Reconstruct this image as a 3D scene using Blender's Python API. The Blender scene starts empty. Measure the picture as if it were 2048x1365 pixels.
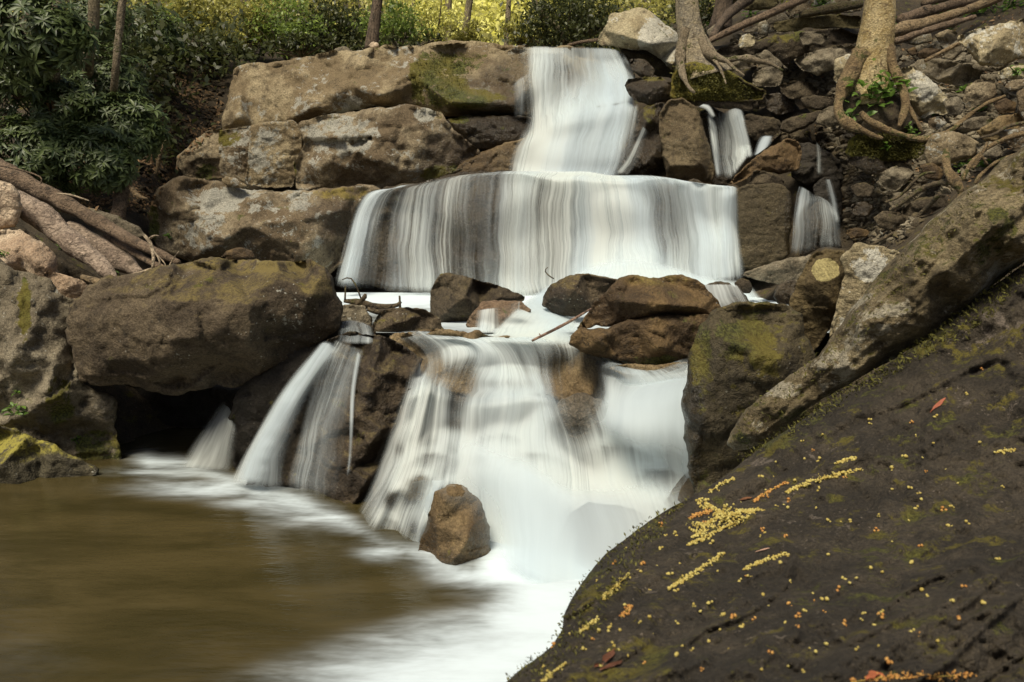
import bpy, bmesh, math, random
import numpy as np
from mathutils import Vector, Matrix
from mathutils.geometry import delaunay_2d_cdt
from mathutils.bvhtree import BVHTree

# ---------------------------------------------------------------- camera, light, exposure
S = bpy.context.scene
COL = S.collection
F = 1600.0                      # focal length in photograph pixels (2048 wide)
TH = math.atan(262.5 / F)       # the camera looks 9.3 degrees down
EYE = np.array([0.0, 0.0, 2.0])
cam_d = bpy.data.cameras.new('camera')
cam = bpy.data.objects.new('camera', cam_d)
COL.objects.link(cam)
cam.location = EYE
cam.rotation_euler = (math.pi / 2 - TH, 0, 0)
cam_d.sensor_width = 36
cam_d.lens = F * 36 / 2048
cam_d.clip_start = 0.05
cam_d.clip_end = 400
cam_d.dof.use_dof = True
cam_d.dof.focus_distance = 6.5
cam_d.dof.aperture_fstop = 8.0
S.camera = cam
SUN_EL, SUN_AZ = math.radians(58), math.radians(205)   # azimuth clockwise from +Y
W = bpy.data.worlds.new('World')
S.world = W
W.use_nodes = True
wn = W.node_tree
bg = wn.nodes['Background']
sky = wn.nodes.new('ShaderNodeTexSky')
sky.sky_type = 'NISHITA'
sky.sun_disc = False
sky.sun_elevation = SUN_EL
sky.sun_rotation = SUN_AZ
sky.air_density = 1.0
sky.dust_density = 4.0
wn.links.new(sky.outputs[0], bg.inputs[0])
bg.inputs[1].default_value = 0.07
sun_d = bpy.data.lights.new('sun', 'SUN')
sun = bpy.data.objects.new('sun', sun_d)
COL.objects.link(sun)
sun_d.energy = 4.1
sun_d.angle = math.radians(18)
sun_d.color = (1.0, 0.91, 0.74)
sd = Vector((math.sin(SUN_AZ) * math.cos(SUN_EL), math.cos(SUN_AZ) * math.cos(SUN_EL), math.sin(SUN_EL)))
sun.rotation_euler = sd.to_track_quat('Z', 'Y').to_euler()
S.view_settings.view_transform = 'Standard'
S.view_settings.look = 'None'
S.view_settings.gamma = 1.0
S.view_settings.use_curve_mapping = False
S.view_settings.exposure = 0.1
S.render.engine = 'CYCLES'
S.cycles.transparent_max_bounces = 24
S.cycles.max_bounces = 6

# ---------------------------------------------------------------- helpers
def P(px, py, Y):
    """the world point at distance Y north of the camera seen at photograph pixel px, py"""
    px = np.asarray(px, float); py = np.asarray(py, float); Y = np.asarray(Y, float)
    cx = (px - 1024) / F; cy = (682.5 - py) / F
    dy = math.cos(TH) + cy * math.sin(TH)
    dz = -math.sin(TH) + cy * math.cos(TH)
    t = Y / dy
    return np.stack([EYE[0] + cx * t, EYE[1] + dy * t, EYE[2] + dz * t], -1)

def PX(p):
    """world points to photograph pixels"""
    p = np.asarray(p, float) - EYE
    fw = p[..., 1] * math.cos(TH) - p[..., 2] * math.sin(TH)
    up = p[..., 1] * math.sin(TH) + p[..., 2] * math.cos(TH)
    fw = np.maximum(fw, 1e-3)
    return 1024 + F * p[..., 0] / fw, 682.5 - F * up / fw

def PZ(px, py, z):
    """world point on the level z seen at pixel"""
    a = P(px, py, 1.0)
    k = (z - EYE[2]) / (a[..., 2] - EYE[2])
    return EYE + (a - EYE) * k[..., None]

def _h(i, j, k, s):
    n = (i * 374761393 + j * 668265263 + k * 2147483647 + s * 1274126177) & 0xffffffff
    n = ((n ^ (n >> 13)) * 1274126177) & 0xffffffff
    n = ((n ^ (n >> 16)) * 2246822519) & 0xffffffff
    return ((n ^ (n >> 15)) & 0xffffff) / float(0xffffff)

def vnoise(p, s=0):
    """value noise, p (N,3) -> -1..1"""
    p = np.asarray(p, float)
    f = np.floor(p); t = p - f; t = t * t * (3 - 2 * t)
    i = f.astype(np.int64)
    r = 0
    for a in (0, 1):
        wa = t[:, 0] if a else 1 - t[:, 0]
        for b in (0, 1):
            wb = t[:, 1] if b else 1 - t[:, 1]
            for c in (0, 1):
                wc = t[:, 2] if c else 1 - t[:, 2]
                r = r + wa * wb * wc * _h(i[:, 0] + a, i[:, 1] + b, i[:, 2] + c, s)
    return r * 2 - 1

def fbm(p, o=4, s=0, g=0.5):
    r = 0; a = 1.0; p = np.asarray(p, float)
    for k in range(o):
        r = r + a * vnoise(p, s + k * 17)
        p = p * 2.03 + 7.1; a *= g
    return r

def smooth(a, b, x):
    t = np.clip((x - a) / (b - a), 0, 1)
    return t * t * (3 - 2 * t)

def tag(o, label=None, cat=None, group=None, kind=None):
    if label: o['label'] = label
    if cat: o['category'] = cat
    if group: o['group'] = group
    if kind: o['kind'] = kind
    return o

def mkmesh(name, verts, faces, mat, parent=None, attrs=None, uv=None, flat=False, origin=None):
    """link ONE mesh object whose origin is the middle of its foot"""
    verts = np.asarray(verts, float)
    if origin is None:
        if parent is not None: origin = np.array(parent.location)
        else: origin = np.array([verts[:, 0].mean(), verts[:, 1].mean(), verts[:, 2].min()])
    me = bpy.data.meshes.new(name)
    me.from_pydata((verts - origin).tolist(), [], [list(map(int, f)) for f in faces])
    if not flat: me.polygons.foreach_set('use_smooth', [True] * len(me.polygons))
    if attrs:
        for k, v in attrs.items():
            a = me.attributes.new(k, 'FLOAT', 'POINT')
            a.data.foreach_set('value', np.asarray(v, np.float32))
    if uv is not None:
        l = me.uv_layers.new(name='UVMap')
        vi = np.zeros(len(me.loops), np.int32); me.loops.foreach_get('vertex_index', vi)
        l.data.foreach_set('uv', np.asarray(uv, np.float32)[vi].ravel())
    me.update()
    if mat: me.materials.append(mat)
    o = bpy.data.objects.new(name, me)
    COL.objects.link(o)
    if parent is not None: o.parent = parent
    else: o.location = origin
    return o

def empty(name, loc):
    o = bpy.data.objects.new(name, None)
    COL.objects.link(o); o.location = loc
    o.empty_display_size = 0.1
    return o

def catmull(pts, n):
    """resample control rows (any dimension) to n rows with a smooth curve"""
    pts = np.asarray(pts, float)
    m = len(pts)
    if m == 2: 
        t = np.linspace(0, 1, n).reshape((n,) + (1,) * (pts.ndim - 1))
        return pts[0] * (1 - t) + pts[1] * t
    q = np.concatenate([(2 * pts[0] - pts[1])[None], pts, (2 * pts[-1] - pts[-2])[None]])
    t = np.linspace(0, m - 1, n); i = np.minimum(t.astype(int), m - 2); f = (t - i)[:, None]
    sh = (n,) + (1,) * (pts.ndim - 1)
    f = (t - i).reshape(sh)
    a, b, c, d = q[i], q[i + 1], q[i + 2], q[i + 3]
    return 0.5 * (2 * b + (c - a) * f + (2 * a - 5 * b + 4 * c - d) * f * f + (3 * b - a - 3 * c + d) * f ** 3)

# ---------------------------------------------------------------- materials
class NT:
    """small helper around a node tree"""
    def __init__(s, name):
        s.m = bpy.data.materials.new(name); s.m.use_nodes = True
        s.t = s.m.node_tree; s.t.nodes.clear()
        s.out = s.t.nodes.new('ShaderNodeOutputMaterial')
    def n(s, typ, inp=None, **kw):
        x = s.t.nodes.new(typ)
        for k, v in kw.items(): setattr(x, k, v)
        for k, v in (inp or {}).items():
            s.set(x.inputs[k], v)
        return x
    def set(s, sock, v):
        if hasattr(v, 'is_output'): s.t.links.new(v, sock)
        elif hasattr(v, 'bl_idname') and hasattr(v, 'outputs'): s.t.links.new(v.outputs[0], sock)
        else: sock.default_value = v
    def math(s, op, a, b=0.0, clamp=False):
        x = s.n('ShaderNodeMath', operation=op, use_clamp=clamp)
        s.set(x.inputs[0], a); s.set(x.inputs[1], b)
        return x.outputs[0]
    def noise(s, vec, scale, detail=4, rough=0.55, dist=0.0):
        x = s.n('ShaderNodeTexNoise', {'Scale': scale, 'Detail': detail, 'Roughness': rough, 'Distortion': dist})
        s.set(x.inputs['Vector'], vec)
        return x.outputs[0]
    def map(s, vec, scale=(1, 1, 1), rot=(0, 0, 0)):
        x = s.n('ShaderNodeMapping', {'Scale': scale, 'Rotation': rot}); s.set(x.inputs['Vector'], vec)
        return x.outputs[0]
    def ramp(s, v, lo, hi, a=0.0, b=1.0):
        x = s.n('ShaderNodeMapRange', {'From Min': lo, 'From Max': hi, 'To Min': a, 'To Max': b}, interpolation_type='SMOOTHSTEP')
        s.set(x.inputs[0], v)
        return x.outputs[0]
    def mix(s, f, a, b, mode='MIX'):
        x = s.n('ShaderNodeMix', data_type='RGBA', blend_type=mode)
        s.set(x.inputs[0], f)
        for sock, v in ((x.inputs[6], a), (x.inputs[7], b)):
            s.set(sock, (*v, 1) if isinstance(v, tuple) and len(v) == 3 else v)
        return x.outputs[2]
    def attr(s, name):
        return s.n('ShaderNodeAttribute', attribute_name=name).outputs['Fac']
    def done(s, sh):
        s.t.links.new(sh.outputs[0] if hasattr(sh, 'outputs') else sh, s.out.inputs[0])
        return s.m

def rock_mat(name, c1, c2, c3=None, lichen=0.3, lcol=(0.42, 0.41, 0.34), moss=0.3, mcol=(0.075, 0.08, 0.015),
             dust=0.0, dcol=(0.22, 0.17, 0.04), wet=0.0, streak=.55, scale=1.0, strata=(1, 1, 1), rot=(0, 0, 0), bump=1.0, rough=0.85, mossy=0.0):
    """weathered sandstone: broad patches, stains, grain, lichen blotches, moss and pollen where the face looks up, wet where told"""
    c1 = (c1[0], c1[1] * .96, c1[2] * .84); c2 = (c2[0], c2[1] * .96, c2[2] * .84)
    N = NT(name)
    geo = N.n('ShaderNodeNewGeometry')
    pos = N.map(geo.outputs['Position'], strata, rot)
    raw = geo.outputs['Position']
    nz = N.n('ShaderNodeSeparateXYZ', {0: geo.outputs['Normal']}).outputs[2]
    big = N.noise(pos, 1.7 * scale, 4, 0.65)
    med = N.noise(pos, 7 * scale, 5, 0.7)
    fine = N.noise(raw, 55 * scale, 3, 0.75)
    grain = N.noise(raw, 190 * scale, 2, 0.6)
    col = N.mix(N.ramp(big, 0.43, 0.58), c1, c2)
    if c3 is None: c3 = tuple(x * 0.42 for x in c1)
    col = N.mix(N.ramp(med, 0.50, 0.72), col, c3)
    # streaky run-off stains
    st = N.noise(N.map(raw, (5 * scale, 5 * scale, 0.8 * scale)), 1.0, 4, 0.6, 0.8)
    col = N.mix(N.math('MULTIPLY', N.ramp(st, 0.52, 0.70), streak), col, tuple(x * 0.5 for x in c1))
    col = N.mix(N.ramp(fine, 0.32, 0.70, 0.0, 1.0), N.mix(0.5, col, (0.008, 0.006, 0.003)), N.mix(0.045, col, (0.6, 0.52, 0.38)))
    col = N.mix(N.math('MULTIPLY', N.ramp(grain, 0.55, 0.75), 0.35), col, tuple(min(1, x * 2.2) for x in c2))
    # lichen blotches with a crisp broken edge
    la = N.attr('lichen')
    l1 = N.noise(raw, 9 * scale, 5, 0.75, 0.0)
    l2 = N.noise(raw, 2.1 * scale, 3, 0.5)
    lv = N.math('ADD', l1, N.math('MULTIPLY', N.math('SUBTRACT', l2, 0.5), 0.8))
    lv = N.math('ADD', lv, N.math('MULTIPLY', la, 0.30))
    th = 0.83 - 0.27 * lichen
    lm = N.ramp(lv, th, th + 0.05)
    l3 = fine
    lc = N.mix(N.ramp(l3, 0.35, 0.65), tuple(x * 0.55 for x in lcol), lcol)
    col = N.mix(N.math('MULTIPLY', lm, 0.85), col, lc)
    # white flecks
    vo = N.n('ShaderNodeTexVoronoi', {'Scale': 21 * scale, 'Randomness': 1.0}); N.set(vo.inputs['Vector'], raw)
    fl = N.math('MULTIPLY', N.ramp(vo.outputs[0], 0.10, 0.17, 1.0, 0.0), N.ramp(l2, 0.52 - 0.12 * lichen, 0.62))
    col = N.mix(N.math('MULTIPLY', fl, min(1.0, 0.3 + lichen)), col, lcol)
    # cracks
    cn = N.noise(N.map(pos, (1, 1, 1.7)), 2.3 * scale, 4, 0.6, 0.2)
    crack = N.ramp(N.math('ABSOLUTE', N.math('SUBTRACT', cn, 0.5)), 0.0, 0.006, 1.0, 0.0)
    crack = N.math('MULTIPLY', crack, N.ramp(big, 0.5, 0.56))
    col = N.mix(N.math('MULTIPLY', crack, 0.8), col, (0.012, 0.01, 0.006))
    # wetness
    wm = N.math('ADD', N.attr('wet'), wet)
    wm = N.math('MULTIPLY', wm, N.ramp(N.noise(raw, 3.0 * scale, 4, 0.6), 0.3, 0.55, 0.6, 1.15))
    wm = N.math('MINIMUM', wm, 1.0)
    col = N.mix(N.math('MULTIPLY', wm, 0.80), col, N.mix(1.0, col, (0.30, 0.27, 0.23), 'MULTIPLY'))
    # pollen dust on top faces
    up = N.ramp(nz, 0.45, 0.85)
    d1 = N.noise(raw, 6 * scale, 4, 0.75)
    da = N.math('ADD', N.math('MULTIPLY', up, dust), N.attr('dust'))
    dm = N.math('MULTIPLY', N.math('MULTIPLY', da, N.ramp(d1, 0.38, 0.62)), N.ramp(fine, .35, .6, .35, 1.0))
    col = N.mix(N.math('MINIMUM', dm, 0.9), col, dcol)
    # moss
    ma = N.attr('moss')
    m1 = N.noise(raw, 5 * scale, 5, 0.75)
    mm = N.math('ADD', N.math('MULTIPLY', N.ramp(nz, 0.15, 0.8), 0.22 * moss), N.math('MULTIPLY', N.math('MINIMUM', ma, 1.1), 0.34))
    m1 = N.math('ADD', N.math('MULTIPLY', N.math('SUBTRACT', m1, 0.5), 1.5), 0.5)
    mm = N.math('ADD', N.math('ADD', mm, 0.12 * mossy), m1)
    mk = N.ramp(mm, 0.70, 0.84)
    m2 = N.noise(raw, 60 * scale, 2, 0.7)
    mc = N.mix(N.ramp(m2, 0.35, 0.66), tuple(x * 0.30 for x in mcol), tuple(x * 1.45 for x in mcol))
    mc = N.mix(N.ramp(l2, 0.4, 0.6), mc, N.mix(0.5, mc, (0.16, 0.12, 0.015)))
    col = N.mix(mk, col, mc)
    ro = N.math('SUBTRACT', rough, N.math('MULTIPLY', wm, 0.60))
    ro = N.math('ADD', ro, N.math('MULTIPLY', N.math('SUBTRACT', med, 0.5), 0.35))
    # bump
    h = N.math('ADD', N.math('MULTIPLY', N.noise(pos, 6 * scale, 6, 0.72), 0.085), N.math('MULTIPLY', N.noise(raw, 60 * scale, 3, 0.75), 0.017))
    b = N.n('ShaderNodeBump', {'Strength': 0.75 * bump, 'Distance': 1.0 / scale, 'Height': h})
    bs = N.n('ShaderNodeBsdfPrincipled', {'Base Color': col, 'Roughness': ro, 'Normal': b.outputs[0]})
    bs.inputs['Specular IOR Level'].default_value = 0.4
    return N.done(bs)

BROWN = rock_mat('rock_brown', (0.145, 0.105, 0.062), (0.33, 0.275, 0.190), lichen=0.8, moss=0.25)
WARM = rock_mat('rock_warm', (0.20, 0.150, 0.085), (0.40, 0.335, 0.22), lichen=0.85, moss=0.2)
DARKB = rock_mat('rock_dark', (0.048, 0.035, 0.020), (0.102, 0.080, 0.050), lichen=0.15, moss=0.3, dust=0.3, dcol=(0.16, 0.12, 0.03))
BOULD = rock_mat('rock_boulder', (0.058, 0.041, 0.024), (0.135, 0.104, 0.067), lichen=0.42, moss=0.15, dust=0.8, dcol=(0.17, 0.13, 0.038))
OCHRE = rock_mat('rock_ochre', (0.075, 0.044, 0.016), (0.185, 0.118, 0.045), lichen=0.05, moss=0.35, wet=0.25)
TAN = rock_mat('rock_tan', (0.19, 0.130, 0.062), (0.28, 0.21, 0.115), c3=(0.10, 0.07, 0.036), lichen=0.0, moss=0.0, wet=0.15)
GREY = rock_mat('rock_grey', (0.17, 0.145, 0.105), (0.32, 0.285, 0.22), lichen=0.55, moss=0.25)
PALE = rock_mat('rock_pale', (0.36, 0.30, 0.19), (0.52, 0.46, 0.32), c3=(0.16, 0.12, 0.07), lichen=0.95, lcol=(0.62, 0.60, 0.50), moss=0.2)
PINK_SUNLIT = rock_mat('rock_pink_sunlit', (0.46, 0.33, 0.235), (0.70, 0.565, 0.44), c3=(0.22, 0.15, 0.10), lichen=0.5, lcol=(0.72, 0.62, 0.48), moss=0.1)  # pinkish stone, its colour lightened to carry the sun on the left rocks
WETD = rock_mat('rock_wet', (0.070, 0.052, 0.030), (0.125, 0.100, 0.066), lichen=0.0, moss=0.05, wet=0.75, rough=0.8)
MOSSD = rock_mat('rock_mossy', (0.050, 0.040, 0.020), (0.092, 0.074, 0.036), lichen=0.1, moss=0.6, wet=0.15, mossy=1.0, mcol=(0.060, 0.062, 0.014))
FORE = rock_mat('rock_fore', (0.021, 0.016, 0.010), (0.060, 0.048, 0.034), lichen=0.5, lcol=(0.19, 0.155, 0.12), moss=0.65, scale=2.4, streak=0, bump=1.5, mcol=(0.075, 0.075, 0.014))
SLAB = rock_mat('rock_slab', (0.165, 0.130, 0.072), (0.33, 0.275, 0.17), lichen=0.9, streak=0, bump=1.4, lcol=(0.50, 0.45, 0.33), moss=0.65, scale=2.0, strata=(1, 1, 3.2), rot=(0, 0.75, 0), mossy=0.35, mcol=(0.085, 0.085, 0.015))
SOIL = rock_mat('soil', (0.035, 0.026, 0.015), (0.075, 0.055, 0.030), lichen=0.0, moss=0.5, scale=1.5)
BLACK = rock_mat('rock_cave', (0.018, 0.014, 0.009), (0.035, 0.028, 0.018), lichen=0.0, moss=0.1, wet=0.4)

# ---------------------------------------------------------------- rocks
def parse(s):
    return np.array([[float(v) for v in t.split(',')] for t in s.split()])

def seg_dist(p, poly):
    """distance of points p (N,2) to a closed polygon"""
    a = poly; b = np.roll(poly, -1, 0)
    d = np.full(len(p), 1e9)
    for k in range(len(a)):
        e = b[k] - a[k]; L = max(e @ e, 1e-9)
        t = np.clip(((p - a[k]) @ e) / L, 0, 1)
        q = p - a[k] - t[:, None] * e
        d = np.minimum(d, (q * q).sum(1))
    return np.sqrt(d)

def inside(p, poly):
    x, y = p[:, 0], p[:, 1]; r = np.zeros(len(p), bool)
    a = poly; b = np.roll(poly, -1, 0)
    for k in range(len(a)):
        (x0, y0), (x1, y1) = a[k], b[k]
        if y0 == y1: continue
        c = ((y0 > y) != (y1 > y)) & (x < (x1 - x0) * (y - y0) / (y1 - y0) + x0)
        r ^= c
    return r

def tri_interp(cp, cv, q):
    """piecewise linear interpolation over the Delaunay net of control points; nearest outside"""
    vs, _, fs, _, _, _ = delaunay_2d_cdt([Vector((float(a), float(b))) for a, b in cp], [], [], 0, 1e-6)
    V = np.array([[v.x, v.y] for v in vs])
    idx = [int(np.argmin(((cp - v) ** 2).sum(1))) for v in V]
    out = np.full(len(q), np.nan)
    for f in fs:
        for k in range(1, len(f) - 1):
            i, j, l = f[0], f[k], f[k + 1]
            A, B, C = V[i], V[j], V[l]
            det = (B[0] - A[0]) * (C[1] - A[1]) - (C[0] - A[0]) * (B[1] - A[1])
            if abs(det) < 1e-9: continue
            u = ((q[:, 0] - A[0]) * (C[1] - A[1]) - (C[0] - A[0]) * (q[:, 1] - A[1])) / det
            v = ((B[0] - A[0]) * (q[:, 1] - A[1]) - (q[:, 0] - A[0]) * (B[1] - A[1])) / det
            m = (u >= -1e-6) & (v >= -1e-6) & (u + v <= 1 + 1e-6)
            out[m] = (cv[idx[i]] * (1 - u - v) + cv[idx[j]] * u + cv[idx[l]] * v)[m]
    bad = np.isnan(out)
    if bad.any():
        d = ((q[bad][:, None] - cp[None]) ** 2).sum(2)
        w = 1 / (d + 1.0)
        out[bad] = (w * cv).sum(1) / w.sum(1)
    return out

def tps(cp, cv, q):
    """smooth thin-plate interpolation"""
    sc = 300.0; c = cp / sc; x = q / sc; n = len(c)
    def U(r2): return np.where(r2 > 1e-12, 0.5 * r2 * np.log(np.maximum(r2, 1e-12)), 0)
    K = U(((c[:, None] - c[None]) ** 2).sum(2)) + 0.02 * np.eye(n)
    Pm = np.hstack([np.ones((n, 1)), c])
    A = np.zeros((n + 3, n + 3)); A[:n, :n] = K; A[:n, n:] = Pm; A[n:, :n] = Pm.T
    w = np.linalg.solve(A, np.concatenate([cv, np.zeros(3)]))
    return U(((x[:, None] - c[None]) ** 2).sum(2)) @ w[:n] + w[n] + x @ w[n + 1:]

def chips(p, s=0):
    """broken stone: every cell of a random cell pattern is a small tilted plane"""
    i0 = np.floor(p).astype(np.int64); best = np.full(len(p), 1e9); out = np.zeros(len(p))
    for a in (-1, 0, 1):
        for b in (-1, 0, 1):
            for c in (-1, 0, 1):
                i, j, k = i0[:, 0] + a, i0[:, 1] + b, i0[:, 2] + c
                f = np.stack([i + _h(i, j, k, s), j + _h(i, j, k, s + 1), k + _h(i, j, k, s + 2)], 1)
                e = p - f; d = (e * e).sum(1)
                v = (_h(i, j, k, s + 3) - .5) * 0.8 + e[:, 0] * (_h(i, j, k, s + 4) - .5) * 1.6 + e[:, 2] * (_h(i, j, k, s + 5) - .5) * 1.6
                m = d < best; best[m] = d[m]; out[m] = v[m]
    return out

BVH = {}
ROCKS = []
def rock(outline, Y, mat, label, inner='', name='boulder', thick=None, R=0.35, fac=0.35, sp=None, extra=None, amp=1.0, jit=1.0,
         tilt=(0, 0), moss=(), lichen=(), wet=(), dust=(), seed=None, group=None, cat='boulder', cham=1, soft=0.0, chip=1.0):
    """a closed rock body. outline: its silhouette, 'px,py[,dY]' corners; inner: 'px,py,dY' points on its front
    (dY metres behind the base distance Y). The body has a facetted front, rounded edges and a back thick metres deep."""
    o = parse(outline)
    if o.shape[1] == 2: o = np.hstack([o, np.zeros((len(o), 1))])
    seed = seed if seed is not None else int(abs(o[:, 0].sum() * 7 + o[:, 1].sum() * 13)) % 99991
    rng = np.random.RandomState(seed)
    c = o[:, :2].mean(0)
    ext = o[:, :2].max(0) - o[:, :2].min(0)
    size = math.sqrt(ext[0] * ext[1])
    m_px = Y / F
    sm = size * m_px                      # size in metres
    if sp is None: sp = max(3.2, min(7.0, size / 42))
    if thick is None: thick = max(0.25, 0.75 * sm)
    # control depths
    o[:, 2] += tilt[0] * (o[:, 0] - c[0]) * m_px + tilt[1] * (o[:, 1] - c[1]) * m_px
    cp = o[:, :2]; cv = o[:, 2].copy()
    if inner:
        ii = parse(inner)
        ii[:, 2] += tilt[0] * (ii[:, 0] - c[0]) * m_px + tilt[1] * (ii[:, 1] - c[1]) * m_px
        cp = np.vstack([cp, ii[:, :2]]); cv = np.concatenate([cv, ii[:, 2]])
    # soften corners once, then resample with a broken edge
    q = o[:, :2]
    for _ in range(cham):
        n = np.roll(q, -1, 0)
        q = np.stack([q * 0.90 + n * 0.10, q * 0.10 + n * 0.90], 1).reshape(-1, 2)
    n = np.roll(q, -1, 0); L = np.sqrt(((n - q) ** 2).sum(1)); cum = np.concatenate([[0], np.cumsum(L)])
    tot = cum[-1]; k = max(14, int(tot / sp))
    t = np.arange(k) / k * tot
    qq = np.vstack([q, q[:1]])
    ring = np.stack([np.interp(t, cum, qq[:, 0]), np.interp(t, cum, qq[:, 1])], 1)
    z3 = np.full((k, 1), seed * 0.37)
    a = size * 0.022 * jit
    ring[:, 0] += a * fbm(np.hstack([ring / (size * 0.16), z3]), 5, 3, 0.6)
    ring[:, 1] += a * fbm(np.hstack([ring / (size * 0.16), z3 + 5]), 5, 4, 0.6)
    def fill(s_):
        lo = ring.min(0); hi = ring.max(0)
        gx, gy = np.meshgrid(np.arange(lo[0], hi[0], s_), np.arange(lo[1], hi[1], s_ * 0.87))
        gx = gx + (np.arange(gx.shape[0]) % 2)[:, None] * s_ / 2
        g = np.stack([gx.ravel(), gy.ravel()], 1) + rng.uniform(-0.22, 0.22, (gx.size, 2)) * s_
        g = g[inside(g, ring)]
        g = g[seg_dist(g, ring) > 0.45 * min(s_, sp * 1.6)]
        pts = np.vstack([ring, g])
        ed = [(i, (i + 1) % k) for i in range(k)]
        vs, _, fs, _, _, _ = delaunay_2d_cdt([Vector(p) for p in pts.tolist()], ed, [], 1, 1e-5)
        return np.array([[v.x, v.y] for v in vs]), fs
    # facets: a convex stack of random planes through the middle of the rock
    nf = 9
    ang = rng.uniform(0, 2 * math.pi, nf) + 0
    R = R * 0.6; fac = fac * 1.35
    slope = rng.uniform(0.15, 0.95, nf) * fac
    off = rng.uniform(0.04, 0.20, nf) * fac * sm
    def depth(p2):
        y = (soft * tps(cp, cv, p2) if soft else 0) + ((1 - soft) * tri_interp(cp, cv, p2) if soft < 1 else 0)
        d = seg_dist(p2, ring)
        r = max(R * size * 0.5, 4)
        tt = np.clip(d / r, 0, 1)
        rr = R * 0.5 * sm
        y = y + rr * (1 - np.sqrt(np.maximum(0, 1 - (1 - tt) ** 2)))
        rel = (p2 - c) * m_px
        wob = 0.12 * sm * fbm(np.hstack([p2 / (size * 0.4), np.full((len(p2), 1), seed * 0.11)]), 2, 9)
        fz = np.max([slope[i] * (rel[:, 0] * math.cos(ang[i]) + rel[:, 1] * math.sin(ang[i])) - off[i] + wob * 0.3 * fac for i in range(nf)], 0)
        y = y + fz * smooth(0, r * 0.6, d)
        return Y + y, tt
    v2, f1 = fill(sp)
    y, tt = depth(v2)
    p3 = P(v2[:, 0], v2[:, 1], y)
    # surface roughness pushed along the viewing depth and height
    s1 = 2.2 / sm
    n1 = fbm(p3 * s1 * np.array([1, 1, 1.5]) + seed * 0.013, 3, 21)
    n2 = 1 - np.abs(fbm(p3 * s1 * 2.7 + seed * 0.031, 4, 31))
    n3 = fbm(p3 * s1 * 9 + seed * 0.1, 4, 41, 0.6)
    wp = p3 + 0.05 * sm * np.stack([vnoise(p3 * s1 * 1.5, 61), vnoise(p3 * s1 * 1.5, 62), vnoise(p3 * s1 * 1.5, 63)], 1)
    c1 = chips(wp * s1 * np.array([0.9, 0.9, 1.5]) + seed * 0.07, 51); c2 = chips(wp * s1 * np.array([3.0, 3.0, 5.5]) + seed * 0.05, 55)
    seam = np.exp(-(fbm(wp * s1 * np.array([.55, .55, 1.5]) + seed * .3, 3, 71, .45) / 0.035) ** 2) * smooth(-.1, .3, vnoise(wp * s1 * .8, 77))
    y2 = y + amp * sm * (0.013 * n1 - 0.010 * n2 + 0.007 * n3 + chip * (0.045 * c1 + 0.020 * c2) + 0.022 * seam) * smooth(0.0, 0.20, tt)
    if extra: y2 = y2 + extra(v2, p3) * smooth(0.0, 0.3, tt)
    front = P(v2[:, 0], v2[:, 1], y2)
    # back
    b2, f2 = fill(sp * 3.5)
    yb, tb = depth(b2)
    db = seg_dist(b2, ring); prof = np.sqrt(np.clip(1 - (1 - np.clip(db / (size * 0.42), 0, 1)) ** 2, 0, 1))
    q2 = c + (b2 - c) * (1 - 0.22 * prof[:, None])
    back = P(q2[:, 0], q2[:, 1], yb + thick * prof)
    nfv = len(front)
    faces = [tuple(reversed(f)) for f in f1] + [tuple(i + nfv for i in f) for f in f2]
    V = np.vstack([front, back])
    # join the two rims
    key = {}
    remap = np.arange(len(V))
    rim1 = np.where(seg_dist(v2, ring) < 0.02)[0]; rim2 = np.where(db < 0.02)[0]
    for i in rim1: key[(round(v2[i, 0], 2), round(v2[i, 1], 2))] = i
    for j in rim2:
        kx = (round(b2[j, 0], 2), round(b2[j, 1], 2))
        if kx in key: remap[j + nfv] = key[kx]
    used = np.unique(remap); new = np.full(len(V), -1); new[used] = np.arange(len(used))
    faces = [tuple(int(new[remap[i]]) for i in f) for f in faces]
    faces = [f for f in faces if len(set(f)) == len(f)]
    V = V[used]
    pxy = np.vstack([v2, b2])[used]
    at = {}
    for nm, bl in (('moss', moss), ('lichen', lichen), ('wet', wet), ('dust', dust)):
        v = np.zeros(len(V))
        for (bx, by, rx, ry, st) in bl:
            d = ((pxy[:, 0] - bx) / rx) ** 2 + ((pxy[:, 1] - by) / ry) ** 2
            v = np.maximum(v, st * smooth(1.0, 0.35, d)) if st > 0 else np.minimum(v, st * smooth(1.0, 0.35, d))
        at[nm] = v
    ob = mkmesh(name, V, faces, mat, attrs=at)
    tag(ob, label, cat, group)
    BVH[ob.name] = BVHTree.FromPolygons(V.tolist(), faces)
    ROCKS.append(ob)
    return ob

def hit(px, py, obs=None):
    """first rock surface seen at a pixel: point, normal"""
    d = P(px, py, 1.0) - EYE; d = Vector(d / np.linalg.norm(d)); best = None
    for nm in ([o.name for o in obs] if obs else BVH):
        r = BVH[nm].ray_cast(Vector(EYE), d, 60)
        if r[0] is not None and (best is None or r[3] < best[2]):
            n = r[1] if r[1].dot(d) < 0 else -r[1]
            best = (r[0], n, r[3])
    return best

# ---------------------------------------------------------------- terrain
tc = []
def tp(*a):
    for px, py, Y in a: tc.append(P(px, py, Y))
def tw(*a):
    for p in a: tc.append(np.array(p, float))
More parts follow.
